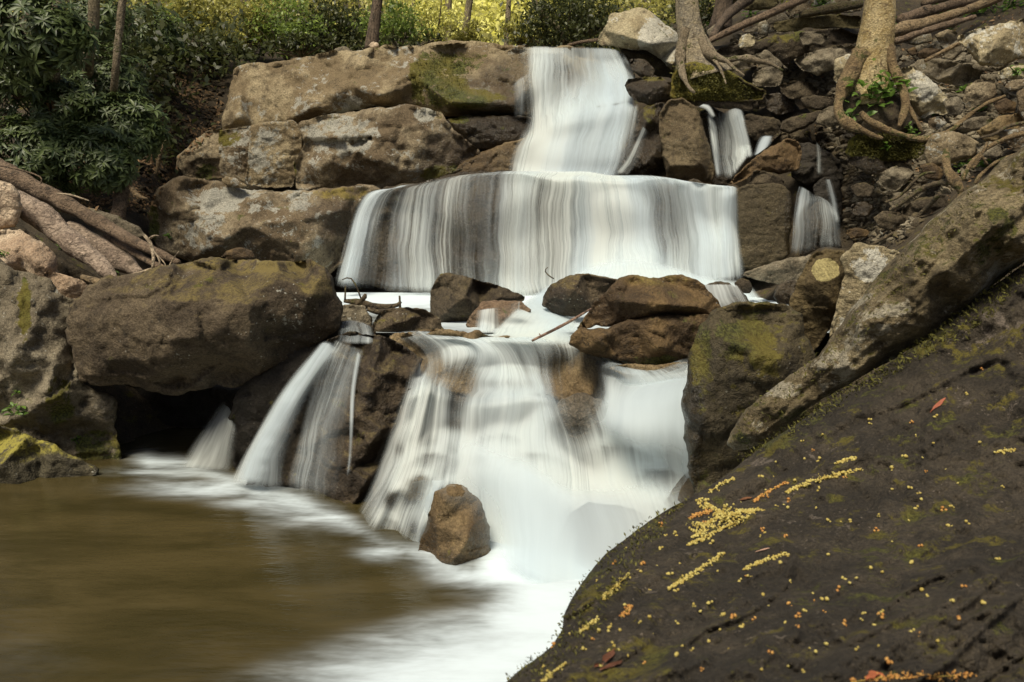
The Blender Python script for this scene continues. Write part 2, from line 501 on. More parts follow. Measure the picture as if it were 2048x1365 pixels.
# pool bed and the ground round the camera
tw((-60, -20, 1), (60, -20, 3), (-8, -3, 0.3), (-4, -1, -0.6), (0, -1, -0.9), (0.6, -1, -0.5), (2.5, -1.5, 0.9), (6, -2, 2.2), (-60, 6, 12), (60, 6, 14),
   (-6.5, 3, 0.4), (-4.2, 3, -0.7), (0, 3, -0.9), (0.6, 3, -0.5), (3.0, 3.0, 1.5), (1.9, 3.4, 0.7), (2.4, 1.2, 1.2), (1.2, 3.6, 0.2), (2.3, 4.9, 0.9), (4.0, 4.0, 2.0), (7, 3.5, 2.8), (-2.8, 6.2, -0.6), (-0.8, 6.2, -0.5),
   (-3.6, 6.6, 0.2), (-5, 6.0, 0.9), (-3.0, 7.9, 0.4), (-1.5, 7.9, 0.5), (-0.3, 5.6, 0.3), (1.3, 5.4, 0.4), (2.3, 5.6, 0.5),
   (-1.2, 8.8, 0.75), (0, 8.9, 0.75), (1.8, 8.8, 0.75), (2.6, 8.0, 0.9))
tp((350, 560, 9.8), (650, 600, 9.9), (1000, 600, 9.9), (1450, 580, 9.9),
   (400, 420, 11.4), (800, 420, 11.5), (1100, 400, 11.5), (1400, 400, 11.3),
   (430, 140, 13.5), (800, 130, 13.8), (1100, 130, 13.8), (1250, 150, 13.2), (1380, 260, 12.3),
   (440, 300, 12.2), (360, 230, 12.0), (300, 350, 10.6), (320, 130, 13.0), (260, 430, 9.6), (150, 400, 9.6), (0, 330, 9.4), (0, 520, 8.2), (200, 600, 8.0),
   (0, 150, 11.5), (150, 120, 13.5), (250, 30, 17), (0, 0, 16), (-300, 100, 12), (-300, 450, 8.5), (-300, 700, 6),
   (600, 120, 15), (900, 110, 16), (1200, 105, 16), (700, 95, 22), (1000, 95, 24), (400, 60, 22), (1300, 80, 22),
   (1420, 110, 12.6), (1400, 190, 11.4), (1480, 60, 14), (1500, 190, 11.2), (1560, 330, 11.0), (1640, 420, 10.4), (1600, 500, 9.6), (1700, 480, 9.4), (1740, 400, 9.6),
   (1620, 180, 10.6), (1650, 250, 10.5), (1700, 300, 10.2), (1740, 290, 9.5), (1800, 270, 9.3), (1820, 340, 9.1), (1850, 420, 8.2), (1780, 480, 8.2), (1900, 330, 8.6),
   (1950, 250, 9.0), (2048, 300, 7.4), (2048, 200, 9.2), (1900, 180, 10), (1850, 130, 10.8), (1780, 120, 11.4), (1700, 60, 12.8), (1600, 30, 13.6), (1500, 0, 16),
   (2048, 120, 10.2), (2048, 20, 11.8), (1950, 20, 12.6), (1820, 0, 14), (2048, -60, 14), (2400, 100, 10), (2400, 400, 6))
tw((-40, 22, 13), (-14, 30, 12), (0, 40, 9.5), (14, 30, 13), (40, 22, 18), (-60, 70, 34), (0, 90, 19), (60, 70, 38), (-25, 60, 24), (25, 60, 26), (0, 62, 13))
tc = np.array(tc)
gx = np.concatenate([np.linspace(-60, -8, 30)[:-1], np.arange(-8, 8, 0.11), np.linspace(8, 60, 30)])
gy = np.concatenate([np.linspace(-20, 2, 14)[:-1], np.arange(2, 15, 0.11), np.linspace(15, 90, 60)])
GX, GY = np.meshgrid(gx, gy)
g2 = np.stack([GX.ravel(), GY.ravel()], 1)
gz = tri_interp(tc[:, :2], tc[:, 2], g2)
gp = np.hstack([g2, gz[:, None]])
near = smooth(3.5, 6.5, g2[:, 1])
gz = gz + near * (0.16 * fbm(gp * 1.4, 4, 5) - 0.07 * (1 - np.abs(fbm(gp * 4.5, 4, 6))) + 0.02 * fbm(gp * 14, 2, 8)) - 0.03
gp[:, 2] = gz
ny, nx = GX.shape
gf = [(j * nx + i, j * nx + i + 1, (j + 1) * nx + i + 1, (j + 1) * nx + i) for j in range(ny - 1) for i in range(nx - 1)]
ground = mkmesh('ground', gp, gf, SOIL, origin=np.zeros(3))
ground['kind'] = 'structure'
GB = BVHTree.FromPolygons(gp.tolist(), gf)
def gz_at(x, y):
    r = GB.ray_cast(Vector((x, y, 80)), Vector((0, 0, -1)))
    return r[0].z if r[0] else 0.0
def ghit(px, py):
    d = P(px, py, 1.0) - EYE; d = Vector(d / np.linalg.norm(d))
    r = GB.ray_cast(Vector(EYE), d, 120)
    return (r[0], r[1]) if r[0] is not None else None

# ---------------------------------------------------------------- rocks of the fall
rock('355,312 385,285 415,262 442,256 470,262 470,352 440,360 398,362 362,348 350,330', 10.9, BROWN, 'brown block tucked behind the far left end of the tall layered cliff', R=0.25, dust=(), moss=((420, 350, 40, 30, .8), (395, 275, 30, 20, .7)))
rock('436,262 470,254 512,250 506,310 500,366 462,362 440,352', 10.75, BROWN, 'narrow brown block left of the pale square block under the upper cliff', R=0.2, moss=((450, 275, 40, 22, 1),))
rock('500,252 530,244 585,242 606,256 604,300 594,340 588,376 540,378 490,368 497,310', 10.6, WARM, 'pale square block with a flat face in the lower cliff beside the dark stain', R=0.16, lichen=((540, 310, 50, 60, .3),), fac=.2)
rock('596,250 640,236 700,222 770,212 850,212 885,224 894,240 905,258 950,292 962,308 940,332 905,346 872,372 800,384 700,384 640,380 588,376 592,330 604,300', 10.45, BROWN,
     'big brown boulder with white lichen specks in the middle of the lower cliff', inner='700,260,-.12 860,262,-.1 800,330,-.22 640,330,-.2 690,300,-.25', R=0.16, fac=.3, lichen=((690, 270, 90, 50, .6), (850, 228, 30, 18, 1.2)), moss=((580, 345, 16, 40, 1.2), (890, 350, 60, 25, 1.1)), wet=((900, 330, 70, 80, .8),), amp=1.4)
rock('440,258 448,215 458,175 464,142 480,134 530,122 600,113 700,102 760,95 850,92 960,90 1035,92 1120,96 1200,98 1240,106 1266,140 1266,230 1180,262 1090,250 1062,240 1000,234 890,230 800,214 740,214 700,222 620,244 560,248 510,252', 11.2, WARM,
     'huge rounded brown cliff slab at the top left with a mossy green patch', inner='480,160,-.05 620,150,.0 760,140,-.02 900,125,.0 1050,125,0 480,235,-.3 620,215,-.35 760,190,-.45 900,205,-.5 1020,210,-.45 1060,170,-.3 840,160,-.25 700,170,-.2',
     tilt=(0.0, -0.35), R=0.14, fac=.15, thick=3.0, name='rock_ledge', cat='rock ledge', amp=1.0, moss=((875, 150, 70, 55, 1.7), (920, 195, 110, 30, 1.1), (930, 120, 60, 22, .8)), wet=((1060, 170, 130, 80, 1.0), (950, 190, 110, 50, .8)), lichen=((560, 215, 90, 30, .5), (700, 200, 90, 30, .4)), sp=6)
rock('690,104 740,97 840,92 866,84 905,81 960,83 1010,90 1060,93 1040,101 960,99 880,104 800,103', 11.9, WARM, 'thin flat brown capstone along the top edge of the upper cliff', R=.3, thick=1.2, name='rock_slab', cat='rock slab', fac=.1, sp=4)
rock('893,240 930,230 1000,230 1065,236 1100,246 1080,290 1040,292 985,304 945,298 905,262', 10.75, WETD, 'dark wet rounded rock wedged under the upper cliff beside the white water', R=.5, moss=((920, 240, 25, 10, 1.2),), wet=((1000, 260, 100, 40, .5),))
rock('1030,300 1060,262 1090,236 1150,220 1220,205 1262,204 1275,230 1262,290 1240,350 1200,380 1040,380 1020,350', 10.5, TAN, 'sloping rock buried under the upper apron of white water', R=.2, fac=.1, inner='1090,250,.25 1230,225,.25 1100,330,-.3 1200,330,-.3', thick=1.2)
rock('895,356 925,325 965,302 1040,278 1110,262 1110,340 1060,362 980,360 915,368', 10.5, TAN, 'tan sloping rock leaning against the foot of the upper apron of water', R=.3, fac=.2, wet=((980, 340, 160, 60, .5),))
rock('292,470 300,430 318,378 345,360 372,352 400,356 430,364 470,374 520,382 580,386 640,378 700,374 745,374 768,380 745,392 712,420 700,470 695,530 650,548 560,545 450,530 380,522 330,512', 9.35, BROWN,
     'long low ledge left of the middle curtain with a pale lichened top', name='rock_ledge', cat='rock ledge',
     inner='345,385,-.1 400,372,.25 480,392,.1 560,402,.05 620,404,0 735,396,.0 400,430,-.25 500,450,-.3 600,440,-.25 680,420,-.2 420,500,-.3 600,510,-.3', thick=1.6, R=.25, fac=.12, lichen=((500, 400, 180, 30, .6), (420, 470, 60, 50, .5)), dust=((690, 388, 75, 14, 1.6),), wet=((690, 470, 60, 80, .9), (640, 430, 40, 40, .5)), moss=((305, 450, 18, 50, 1.2),), sp=5)
rock('440,362 452,353 470,356 485,366 500,374 480,378 455,372', 9.3, WARM, 'small curled pale stone lying on the lichened ledge', thick=.2)

# tier two, behind the curtain
rock('700,440 708,400 735,384 770,378 830,366 900,352 1000,345 1100,356 1200,360 1300,360 1400,368 1480,374 1500,420 1500,560 1400,590 1200,600 950,602 780,590 700,560 690,500', 9.35, WETD,
     'broad wet ledge behind the middle curtain of falling water', name='rock_ledge', cat='rock ledge',
     inner='760,395,.1 830,386,.0 950,374,-.1 1060,372,-.1 1200,384,-.05 1350,390,-.05 1450,395,0 780,470,.05 860,460,.0 900,420,-.15 960,440,-.25 980,520,-.2 905,560,.0 1060,480,-.05 1150,470,.02 1180,560,-.1 1300,470,-.05 1400,480,0 820,560,.0',
     thick=2.0, R=.12, fac=.05, sp=6, wet=((950, 500, 60, 110, .6),), amp=.8)
rock('1225,362 1228,325 1260,285 1270,235 1282,214 1330,206 1345,260 1342,330 1346,368 1290,372', 10.3, WETD, 'dark wet boulder with a mossy crest right of the upper apron of water', R=.4, moss=((1300, 225, 18, 30, .9),), inner='1300,240,-.15 1290,330,-.25', wet=((1270, 330, 50, 60, .4),))
rock('1318,225 1340,196 1368,196 1394,218 1408,255 1424,310 1432,350 1424,372 1380,374 1334,366 1322,300', 10.0, rock_mat('rock_block', (0.13, 0.095, 0.048), (0.185, 0.145, 0.082), lichen=0, moss=.1, wet=.2), 'tall smooth brown block standing between the main fall and the small right fall', R=.35, fac=.3, inner='1340,215,-.05 1385,245,-.1 1400,330,-.25 1340,330,-.2')
rock('1200,92 1197,80 1206,62 1218,38 1226,28 1258,20 1282,15 1305,26 1330,50 1352,66 1362,84 1360,146 1345,140 1322,120 1298,104 1268,100 1230,92', 11.3, PALE,
     'big angular boulder with a white face perched at the top of the fall', R=.15, fac=.15, inner='1262,26,-.1 1300,88,-.45 1345,130,-.45 1240,70,-.2', lichen=((1325, 75, 60, 60, .9),), amp=.8)
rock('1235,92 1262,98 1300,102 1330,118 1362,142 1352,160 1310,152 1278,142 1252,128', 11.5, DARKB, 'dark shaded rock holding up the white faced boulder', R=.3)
rock('1250,172 1258,158 1290,153 1322,154 1346,166 1350,195 1338,212 1310,214 1275,204 1258,190', 10.4, WETD, 'wet grey angular rock jutting over the right edge of the upper fall', R=.3, fac=.6, inner='1262,166,0 1300,170,-.1 1330,175,-.1', moss=((1310, 156, 34, 8, 1.0),))
rock('1258,118 1290,118 1310,140 1306,156 1280,155 1262,140', 10.9, WETD, 'small dark rock directly above the wet grey angular rock', R=.4)
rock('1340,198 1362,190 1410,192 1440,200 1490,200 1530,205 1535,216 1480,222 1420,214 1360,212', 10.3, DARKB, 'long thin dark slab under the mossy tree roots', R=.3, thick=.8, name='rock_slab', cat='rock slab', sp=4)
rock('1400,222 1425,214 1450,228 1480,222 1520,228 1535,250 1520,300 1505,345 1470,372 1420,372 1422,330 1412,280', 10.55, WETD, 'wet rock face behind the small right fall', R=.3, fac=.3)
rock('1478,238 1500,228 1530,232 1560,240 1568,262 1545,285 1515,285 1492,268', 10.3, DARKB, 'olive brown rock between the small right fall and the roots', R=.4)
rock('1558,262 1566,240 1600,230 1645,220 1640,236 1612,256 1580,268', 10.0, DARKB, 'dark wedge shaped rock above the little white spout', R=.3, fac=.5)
rock('1630,248 1640,222 1660,212 1690,208 1702,232 1685,250 1655,256', 9.75, GREY, 'grey brown stone left of the foot of the big tree', R=.3, fac=.5)
rock('1452,376 1470,350 1505,318 1540,294 1575,278 1598,280 1606,305 1598,340 1560,348 1520,340 1490,362', 9.5, rock_mat('rock_leafy', (0.12, 0.07, 0.03), (0.18, 0.115, 0.05), lichen=.4, lcol=(.42, .30, .08), moss=.2, wet=.2), 'triangular brown boulder sprinkled with yellow petals right of the curtain', R=.3, fac=.4, inner='1560,295,-.1 1520,345,-.1')
rock('1508,340 1535,344 1560,352 1572,370 1556,378 1510,380 1498,366', 9.35, DARKB, 'dark three sided stone on top of the square brown block', R=.2, fac=.6)
rock('1470,380 1496,368 1540,366 1568,372 1584,395 1583,440 1580,505 1560,530 1520,540 1486,536 1474,500', 9.1, rock_mat('rock_smooth', (0.085, 0.066, 0.032), (0.125, 0.10, 0.055), lichen=0, moss=.1, wet=.2), 'square smooth brown block at the right end of the middle curtain', R=.35, fac=.15, wet=((1582, 450, 16, 90, 1),), amp=.6)
rock('1480,552 1500,540 1540,526 1590,514 1640,510 1640,560 1590,578 1540,566', 8.2, GREY, 'flat tan slab at the foot of the square brown block', R=.3, fac=.2, name='rock_slab', cat='rock slab')
rock('1600,470 1606,440 1612,420 1640,400 1665,420 1675,470 1690,505 1650,520 1600,520', 9.3, WETD, 'rounded wet rock under the far right trickle', R=.5)
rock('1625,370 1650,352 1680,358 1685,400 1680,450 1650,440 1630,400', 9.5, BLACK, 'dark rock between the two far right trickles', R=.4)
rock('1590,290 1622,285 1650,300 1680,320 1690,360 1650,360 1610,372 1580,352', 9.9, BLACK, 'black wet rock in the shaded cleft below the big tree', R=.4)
rock('1688,322 1710,313 1745,312 1762,322 1776,336 1790,350 1765,362 1738,350 1715,338', 8.9, WETD, 'dark grey pointed slab under the green moss cushion', R=.2, fac=.5)
rock('1742,352 1775,340 1800,328 1822,328 1828,345 1815,365 1790,384 1768,378 1752,366', 8.75, GREY, 'flat grey angular slab just right of the dark grey pointed slab', R=.2, fac=.6)
rock('1846,310 1852,285 1872,266 1905,262 1935,272 1962,286 1950,312 1900,330 1855,336', 8.3, rock_mat('rock_speckled', (0.21, 0.165, 0.10), (0.32, 0.265, 0.18), lichen=.55, moss=.2), 'rounded speckled boulder on the bank right of the moss cushion', R=.5, fac=.2)
rock('1800,136 1822,132 1850,150 1880,178 1912,214 1900,230 1870,228 1838,240 1820,210 1812,170', 9.3, PALE, 'pale tilted slab leaning against the right root of the big tree', R=.12, fac=.4, lichen=((1850, 170, 40, 40, .5),), inner='1835,165,-.1 1840,225,-.1')
rock('1818,132 1838,120 1880,115 1925,126 1955,140 1985,150 1960,162 1912,174 1868,162 1830,146', 9.5, GREY, 'pale grey flat boulder lying on top of the pale tilted slab', R=.2, fac=.4, inner='1900,135,.1 1900,150,-.1')
rock('1912,72 1935,62 1985,52 2040,36 2110,26 2110,112 2050,118 1998,132 1962,132 1945,110 1925,95', 9.2, PALE, 'largest pale boulder at the top right corner of the picture', R=.15, fac=.35, inner='1950,80,-.1 2010,70,-.1 1960,125,-.15')
rock('1588,122 1612,108 1650,96 1700,90 1730,96 1732,130 1720,150 1690,142 1660,140 1636,152 1604,142', 10.3, GREY, 'brown grey angular boulder just left of the big tree trunk', R=.2, fac=.4, inner='1650,118,-.1 1610,128,-.1')
rock('1668,118 1700,108 1725,120 1722,160 1700,176 1668,165', 9.9, PALE, 'pale mossy stone half hidden by the big tree trunk', R=.4)
rock('1775,92 1800,90 1806,110 1795,126 1772,126', 9.9, GREY, 'small round grey stone touching the right side of the big trunk', R=.5)
rock('1505,148 1530,134 1560,132 1568,150 1560,172 1528,176 1505,172', 10.6, GREY, 'squarish grey stone at the end of the left tree roots', R=.25, fac=.4)
rock('1515,112 1532,98 1556,118 1578,140 1560,142 1535,130', 10.8, GREY, 'thin upright triangular stone behind the left tree roots', R=.15)
rock('1425,110 1440,96 1500,82 1560,68 1620,58 1680,56 1722,70 1720,92 1660,96 1600,112 1570,132 1530,105 1480,118', 11.4, DARKB, 'long flat mossy shelf of dark rock between the two trees', R=.2, thick=1.3, name='rock_ledge', cat='rock ledge', fac=.3, moss=((1560, 75, 120, 16, .6),))
rock('1545,46 1600,34 1660,28 1722,32 1724,58 1660,56 1600,64 1550,64', 12.0, rock_mat('rock_olive', (0.12, 0.10, 0.04), (0.19, 0.16, 0.075), lichen=.3, moss=.7), 'mossy layered ledge above the long flat shelf', R=.2, name='rock_ledge', cat='rock ledge', fac=.3)
rock('1640,-10 1722,-14 1724,22 1680,28 1600,28 1560,40 1580,15', 12.8, BROWN, 'topmost mossy brown ledge behind the big tree', R=.2, name='rock_ledge', cat='rock ledge')
rock('1475,96 1480,74 1496,66 1512,76 1508,96', 11.0, PALE, 'tall pale wedge stone beside the thin fallen log', R=.2)
rock('1530,40 1545,28 1570,26 1580,40 1560,50 1538,50', 12.4, GREY, 'small pale stone under the upper end of the thin fallen log', R=.4)
rock('1515,48 1530,38 1540,52 1536,72 1516,70', 11.8, GREY, 'small upright stone beside the middle of the thin fallen log', R=.4)
rock('1455,-10 1540,-10 1560,5 1545,18 1500,22 1462,16', 13.4, rock_mat('rock_olive_b', (0.12, 0.10, 0.04), (0.19, 0.16, 0.075), lichen=.2, moss=.9), 'dark mossy rock at the top edge above the thin fallen log', R=.3)
rock('1412,62 1430,48 1450,45 1440,70 1418,78', 12.0, GREY, 'small grey stone between the left tree and the thin log', R=.4)
rock('1830,108 1850,96 1880,98 1890,112 1870,118 1840,120', 9.9, OCHRE, 'reddish brown stone above the pale grey flat boulder', R=.3, fac=.5)
rock('1880,112 1905,86 1925,80 1930,100 1905,122', 9.7, GREY, 'thin tilted brown stone left of the largest pale boulder', R=.3, fac=.5)
rock('1932,176 1955,160 1990,158 1994,190 1975,205 1935,222 1925,205', 8.9, BROWN, 'brown tilted stone below the pale grey flat boulder', R=.2, fac=.5)
rock('1995,148 2010,136 2040,130 2080,134 2080,156 2040,160 2000,158', 8.9, PALE, 'flat yellowish stone under the largest pale boulder', R=.3)
rock('2000,165 2040,158 2080,160 2070,178 2020,184', 8.7, BROWN, 'brown stone under the flat yellowish stone at the right edge', R=.3)
rock('2032,185 2060,168 2100,165 2100,250 2050,245 2035,225', 8.2, BROWN, 'brown upright block cut by the right edge of the picture', R=.2)
rock('1918,248 1940,236 1975,232 1994,243 1965,262 1930,258', 8.5, GREY, 'low brown stone left of the tan curved stone', R=.3)
rock('1952,264 1975,248 2000,232 2040,226 2052,244 2030,262 1992,284 1965,280', 8.2, rock_mat('rock_curved', (0.20, 0.135, 0.06), (0.27, 0.20, 0.10), lichen=.2, moss=.1), 'tan curved stone near the right edge above the dark roots', R=.35)
rock('1838,330 1868,325 1890,345 1880,362 1850,358', 8.2, OCHRE, 'small brown stone beneath the rounded speckled boulder', R=.4)
rock('1990,262 2030,258 2070,250 2070,300 2020,296', 7.9, BROWN, 'brown stone behind the upper end of the long mossy slab', R=.3)
rock('1800,420 1840,395 1890,390 1900,420 1870,450 1820,460', 7.9, DARKB, 'dark stone under the twisted roots beside the long mossy slab', R=.3, fac=.5)
rock('1745,435 1770,420 1810,430 1820,450 1790,465 1755,455', 8.3, DARKB, 'dark flat stone left of the twisted roots', R=.3, fac=.5)
rock('1690,462 1715,455 1740,462 1735,475 1700,478', 8.5, OCHRE, 'small reddish stone beside the base of the far right trickle', R=.3)
rock('1800,480 1840,462 1870,462 1850,500 1810,500', 7.7, DARKB, 'dark stone touching the edge of the long mossy slab', R=.3)

# middle basin
rock('858,612 860,580 874,556 886,545 905,546 945,558 1000,573 1048,592 1046,604 1000,608 960,615 945,640 930,664 895,666 862,650', 6.9, DARKB, 'dark angular boulder with a long grey top in front of the curtain', R=.12, fac=.15, inner='905,552,-.05 930,592,-.2 1000,596,-.15 875,640,-.1 880,570,.05 960,572,.25', name='boulder', wet=((880, 620, 40, 50, .4),))
rock('744,650 752,632 770,620 800,614 850,618 878,636 890,660 860,666 800,668 748,670', 6.3, BOULD, 'low blocky brown boulder at the left of the middle basin', R=.15, fac=.3, inner='770,630,0 850,630,.1 800,642,-.1 760,660,-.05')
rock('930,652 945,625 962,606 1000,600 1046,604 1062,620 1040,655 1000,672 950,670', 6.5, rock_mat('rock_rosy', (0.21, 0.13, 0.08), (0.27, 0.19, 0.13), lichen=0, moss=0, wet=.2), 'rosy rounded rock with a thin white spill over it', R=.5)
rock('775,672 820,664 880,658 935,664 948,676 930,690 860,700 800,692', 6.0, TAN, 'flat tan rock just below the low blocky boulder', R=.3, fac=.1, inner='860,668,.15')
rock('1083,612 1088,590 1100,570 1130,552 1165,546 1200,552 1240,560 1222,590 1190,620 1150,634 1110,628', 6.8, BOULD, 'dark rounded boulder just left of the large ochre boulder', R=.35, fac=.3, inner='1170,556,.1 1150,580,-.15', wet=((1110, 600, 30, 40, .6),))
rock('1150,660 1178,620 1205,590 1242,552 1275,550 1302,556 1360,551 1398,563 1428,592 1452,624 1440,640 1340,640 1230,652', 5.65, OCHRE, 'large ochre boulder in the middle of the basin', R=.2, fac=.12, inner='1265,566,.02 1340,566,.02 1395,580,0 1240,600,-.2 1330,610,-.25 1400,615,-.2', amp=1.4, dust=((1310, 560, 90, 14, .7),), thick=.9)
rock('1138,692 1144,670 1160,656 1215,656 1262,638 1330,632 1400,628 1452,632 1460,650 1425,668 1405,690 1385,716 1340,730 1290,727 1215,718 1160,706', 5.5, OCHRE, 'wide blocky ochre rock supporting the large ochre boulder', R=.2, fac=.12, inner='1230,662,-.02 1330,650,-.05 1400,650,-.02 1200,680,-.12 1320,690,-.18', amp=1.4, moss=((1330, 722, 120, 14, .7),), thick=.9)
rock('1392,580 1420,566 1455,564 1480,580 1500,604 1500,640 1440,640 1410,610', 5.9, WETD, 'small wet rock with a thin veil of water behind the large ochre boulder', R=.3)
rock('1468,566 1482,556 1498,560 1506,576 1500,588 1484,586 1472,578', 7.0, DARKB, 'small round stone sitting in the white stream', R=.6)
rock('1545,594 1555,572 1572,560 1592,562 1600,600 1580,612 1556,608', 6.2, WETD, 'dark wet stone left of the yellow lichened boulder', R=.5)
rock('1576,620 1590,572 1606,536 1628,508 1655,498 1692,503 1702,540 1692,600 1660,660 1630,706 1608,700 1590,660', 4.9, rock_mat('rock_yellow', (0.085, 0.060, 0.022), (0.14, 0.105, 0.045), lichen=.3, lcol=(.45, .38, .16), moss=.2), 'brown boulder with a yellow lichen patch on its upper face', R=.3, fac=.3, lichen=((1650, 540, 34, 30, 1.6),), inner='1640,520,-.05 1660,560,-.15')
rock('1680,510 1708,486 1745,489 1790,500 1806,512 1790,545 1740,600 1690,650 1655,680 1676,600 1688,550', 4.7, PALE, 'pale lichened rock between the yellow patched boulder and the long mossy slab', R=.25, fac=.25, lichen=((1740, 530, 50, 40, .6),))
rock('1366,850 1368,770 1382,700 1398,652 1430,622 1470,606 1530,603 1580,606 1602,625 1612,680 1650,760 1640,840 1500,920 1445,1000 1396,1000 1374,940', 4.3, MOSSD, 'tall dark mossy block standing right of the lower cascade', R=.22, fac=.12, inner='1420,650,-.05 1480,622,.1 1560,620,.1 1450,680,-.15 1590,660,-.05 1400,860,-.1 1560,720,-.15', moss=((1520, 700, 70, 70, .5), (1400, 720, 30, 100, .4)), dust=((1500, 612, 80, 10, 1),), thick=1.0, wet=((1385, 850, 30, 160, .8),))

# left side
rock('124,645 138,618 165,580 205,562 300,544 345,528 382,518 450,514 550,516 625,522 652,532 668,556 678,590 686,625 682,655 655,676 600,702 560,728 520,756 470,772 405,778 352,790 290,782 235,770 185,776 158,760 150,728 146,692 130,664', 5.9, BOULD,
     'huge brown boulder overhanging the dark cave at the left of the pool', inner='345,542,.0 380,524,.35 470,522,.5 600,528,.45 440,542,-.05 560,545,-.1 640,552,-.1 205,580,0 180,640,-.1 340,600,-.3 500,610,-.35 620,590,-.25 200,720,-.1 350,716,-.35 500,700,-.3 600,650,-.1 360,760,.1 250,760,.05 480,745,.15 640,610,-.1 560,700,.0',
     R=.14, fac=.05, sp=5, thick=1.6, amp=.9, soft=.45, dust=((500, 530, 160, 18, 1.2), (640, 575, 50, 26, .5)), lichen=((210, 600, 50, 30, .4), (340, 700, 120, 60, .1)), wet=((430, 760, 60, 20, .6), (560, 680, 80, 40, .4)))
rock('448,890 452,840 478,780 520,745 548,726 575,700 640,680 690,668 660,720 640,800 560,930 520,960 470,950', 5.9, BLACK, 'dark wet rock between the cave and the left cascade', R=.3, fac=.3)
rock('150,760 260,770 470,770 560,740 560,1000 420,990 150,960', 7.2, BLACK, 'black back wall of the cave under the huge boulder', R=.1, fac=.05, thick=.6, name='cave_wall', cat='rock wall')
rock('-90,520 0,520 50,548 90,556 125,590 160,604 150,640 138,670 148,720 160,770 210,784 236,800 228,860 236,935 190,955 120,930 0,900 -90,890', 6.2, GREY,
     'tall cracked grey cliff at the left edge below the sunlit rocks', name='rock_cliff', cat='cliff', R=.15, fac=.12, inner='20,560,-.1 100,600,-.15 40,700,-.3 110,720,-.2 60,820,-.25 170,830,-.05 60,780,-.15 95,780,-.32 150,880,0', thick=1.4, moss=((50, 620, 14, 90, 1.1), (120, 800, 40, 60, .9), (200, 900, 60, 50, .9)), wet=((200, 850, 60, 90, .8), (110, 880, 150, 60, .7)), amp=1.8, lichen=((80, 600, 60, 40, .3),))
rock('-90,850 0,848 60,868 110,892 165,918 200,940 185,966 80,1005 -90,1005', 5.8, rock_mat('rock_pollen', (0.05, 0.045, 0.03), (0.09, 0.08, 0.05), lichen=.2, moss=.5, dust=1.0, dcol=(.33, .29, .05)), 'low dark rock coated with yellow pollen in the lower left corner', R=.3, inner='0,870,.2 80,900,.1 0,930,-.2', dust=((50, 885, 110, 30, 1.3),), fac=.2)
rock('-60,440 20,440 70,470 130,520 200,560 240,600 100,600 -60,600', 7.9, SOIL, 'dark earth under the fallen logs of the left bank', R=.3, name='earth_mound', cat='earth mound')
rock('-60,500 0,455 40,462 75,480 110,512 120,560 150,575 178,590 160,604 110,590 50,560 -60,560', 6.7, PINK_SUNLIT, 'sunlit pinkish rock sloping down at the left edge', R=.25, fac=.35, inner='40,490,-.1 90,540,-.15 0,530,-.2')
rock('-60,380 0,360 22,368 40,388 44,412 38,440 28,456 0,462 -60,470', 6.9, PINK_SUNLIT, 'rounded sunlit boulder at the left edge below the long dead log', R=.6, fac=.15, amp=.5)
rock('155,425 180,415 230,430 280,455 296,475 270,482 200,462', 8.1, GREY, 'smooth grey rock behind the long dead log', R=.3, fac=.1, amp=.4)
rock('85,545 115,545 165,560 180,575 172,598 140,600 100,580', 6.5, PINK_SUNLIT, 'crumbly pale stone between the grey cliff and the huge boulder', R=.25, fac=.5)
rock('440,516 455,500 480,495 505,502 512,516 470,522', 7.4, OCHRE, 'small brown rounded stone on the skyline of the huge boulder', R=.5)
rock('386,60 410,90 432,130 425,150 405,130 385,95 370,72', 13.6, GREY, 'grey streaked rock on the dark bank left of the cliff', R=.3)
rock('668,98 690,92 705,102 700,112 668,112', 11.9, GREY, 'small pale grey stone on the left end of the cliff top', R=.5)
rock('736,92 745,83 756,86 760,95 745,99', 12.2, PINK_SUNLIT, 'small round pinkish stone at the foot of the dark straight trunk', R=.5)

# outcrop and lower cascade
rock('600,760 628,706 655,678 700,667 760,670 808,686 842,716 838,745 822,775 808,850 792,905 762,985 735,1066 705,1092 668,1076 640,1066 560,1030 478,1025 505,900 560,800', 5.6, rock_mat('rock_fin', (0.034, 0.021, 0.010), (0.080, 0.055, 0.028), lichen=0, moss=.3, wet=.35, dust=.5, dcol=(.18, .14, .05)),
     'dark wet outcrop dividing the left cascade from the main cascade', inner='660,692,.15 720,682,.2 790,700,.1 700,720,-.02 745,745,-.18 720,830,-.28 700,940,-.36 690,1040,-.40 820,750,-.05 800,850,-.1 760,860,-.30 735,960,-.45 620,800,.1 560,900,.05 640,900,-.10 610,1010,-.05 655,820,0 640,1000,-.16 680,790,-.05 665,870,-.10',
     R=.08, fac=.06, sp=4.5, thick=1.0, amp=1.6, name='rock_outcrop', cat='outcrop')
rock('770,690 800,668 860,668 950,664 1000,672 1100,684 1170,694 1205,722 1300,726 1390,724 1420,760 1400,830 1200,800 1130,850 1110,800 960,800 850,786 800,740', 5.8, TAN, 'broad tan shelf washed by the stream above the main cascade', name='rock_shelf', cat='rock shelf',
     inner='850,700,.3 1000,700,.35 1120,715,.2 1250,740,.2 1350,740,.15 860,760,-.05 1000,780,-.1 1150,760,-.1 1180,790,-.15 1300,780,-.1', R=.08, fac=.04, sp=6, thick=1.2, amp=.7, tilt=(0, -.3))
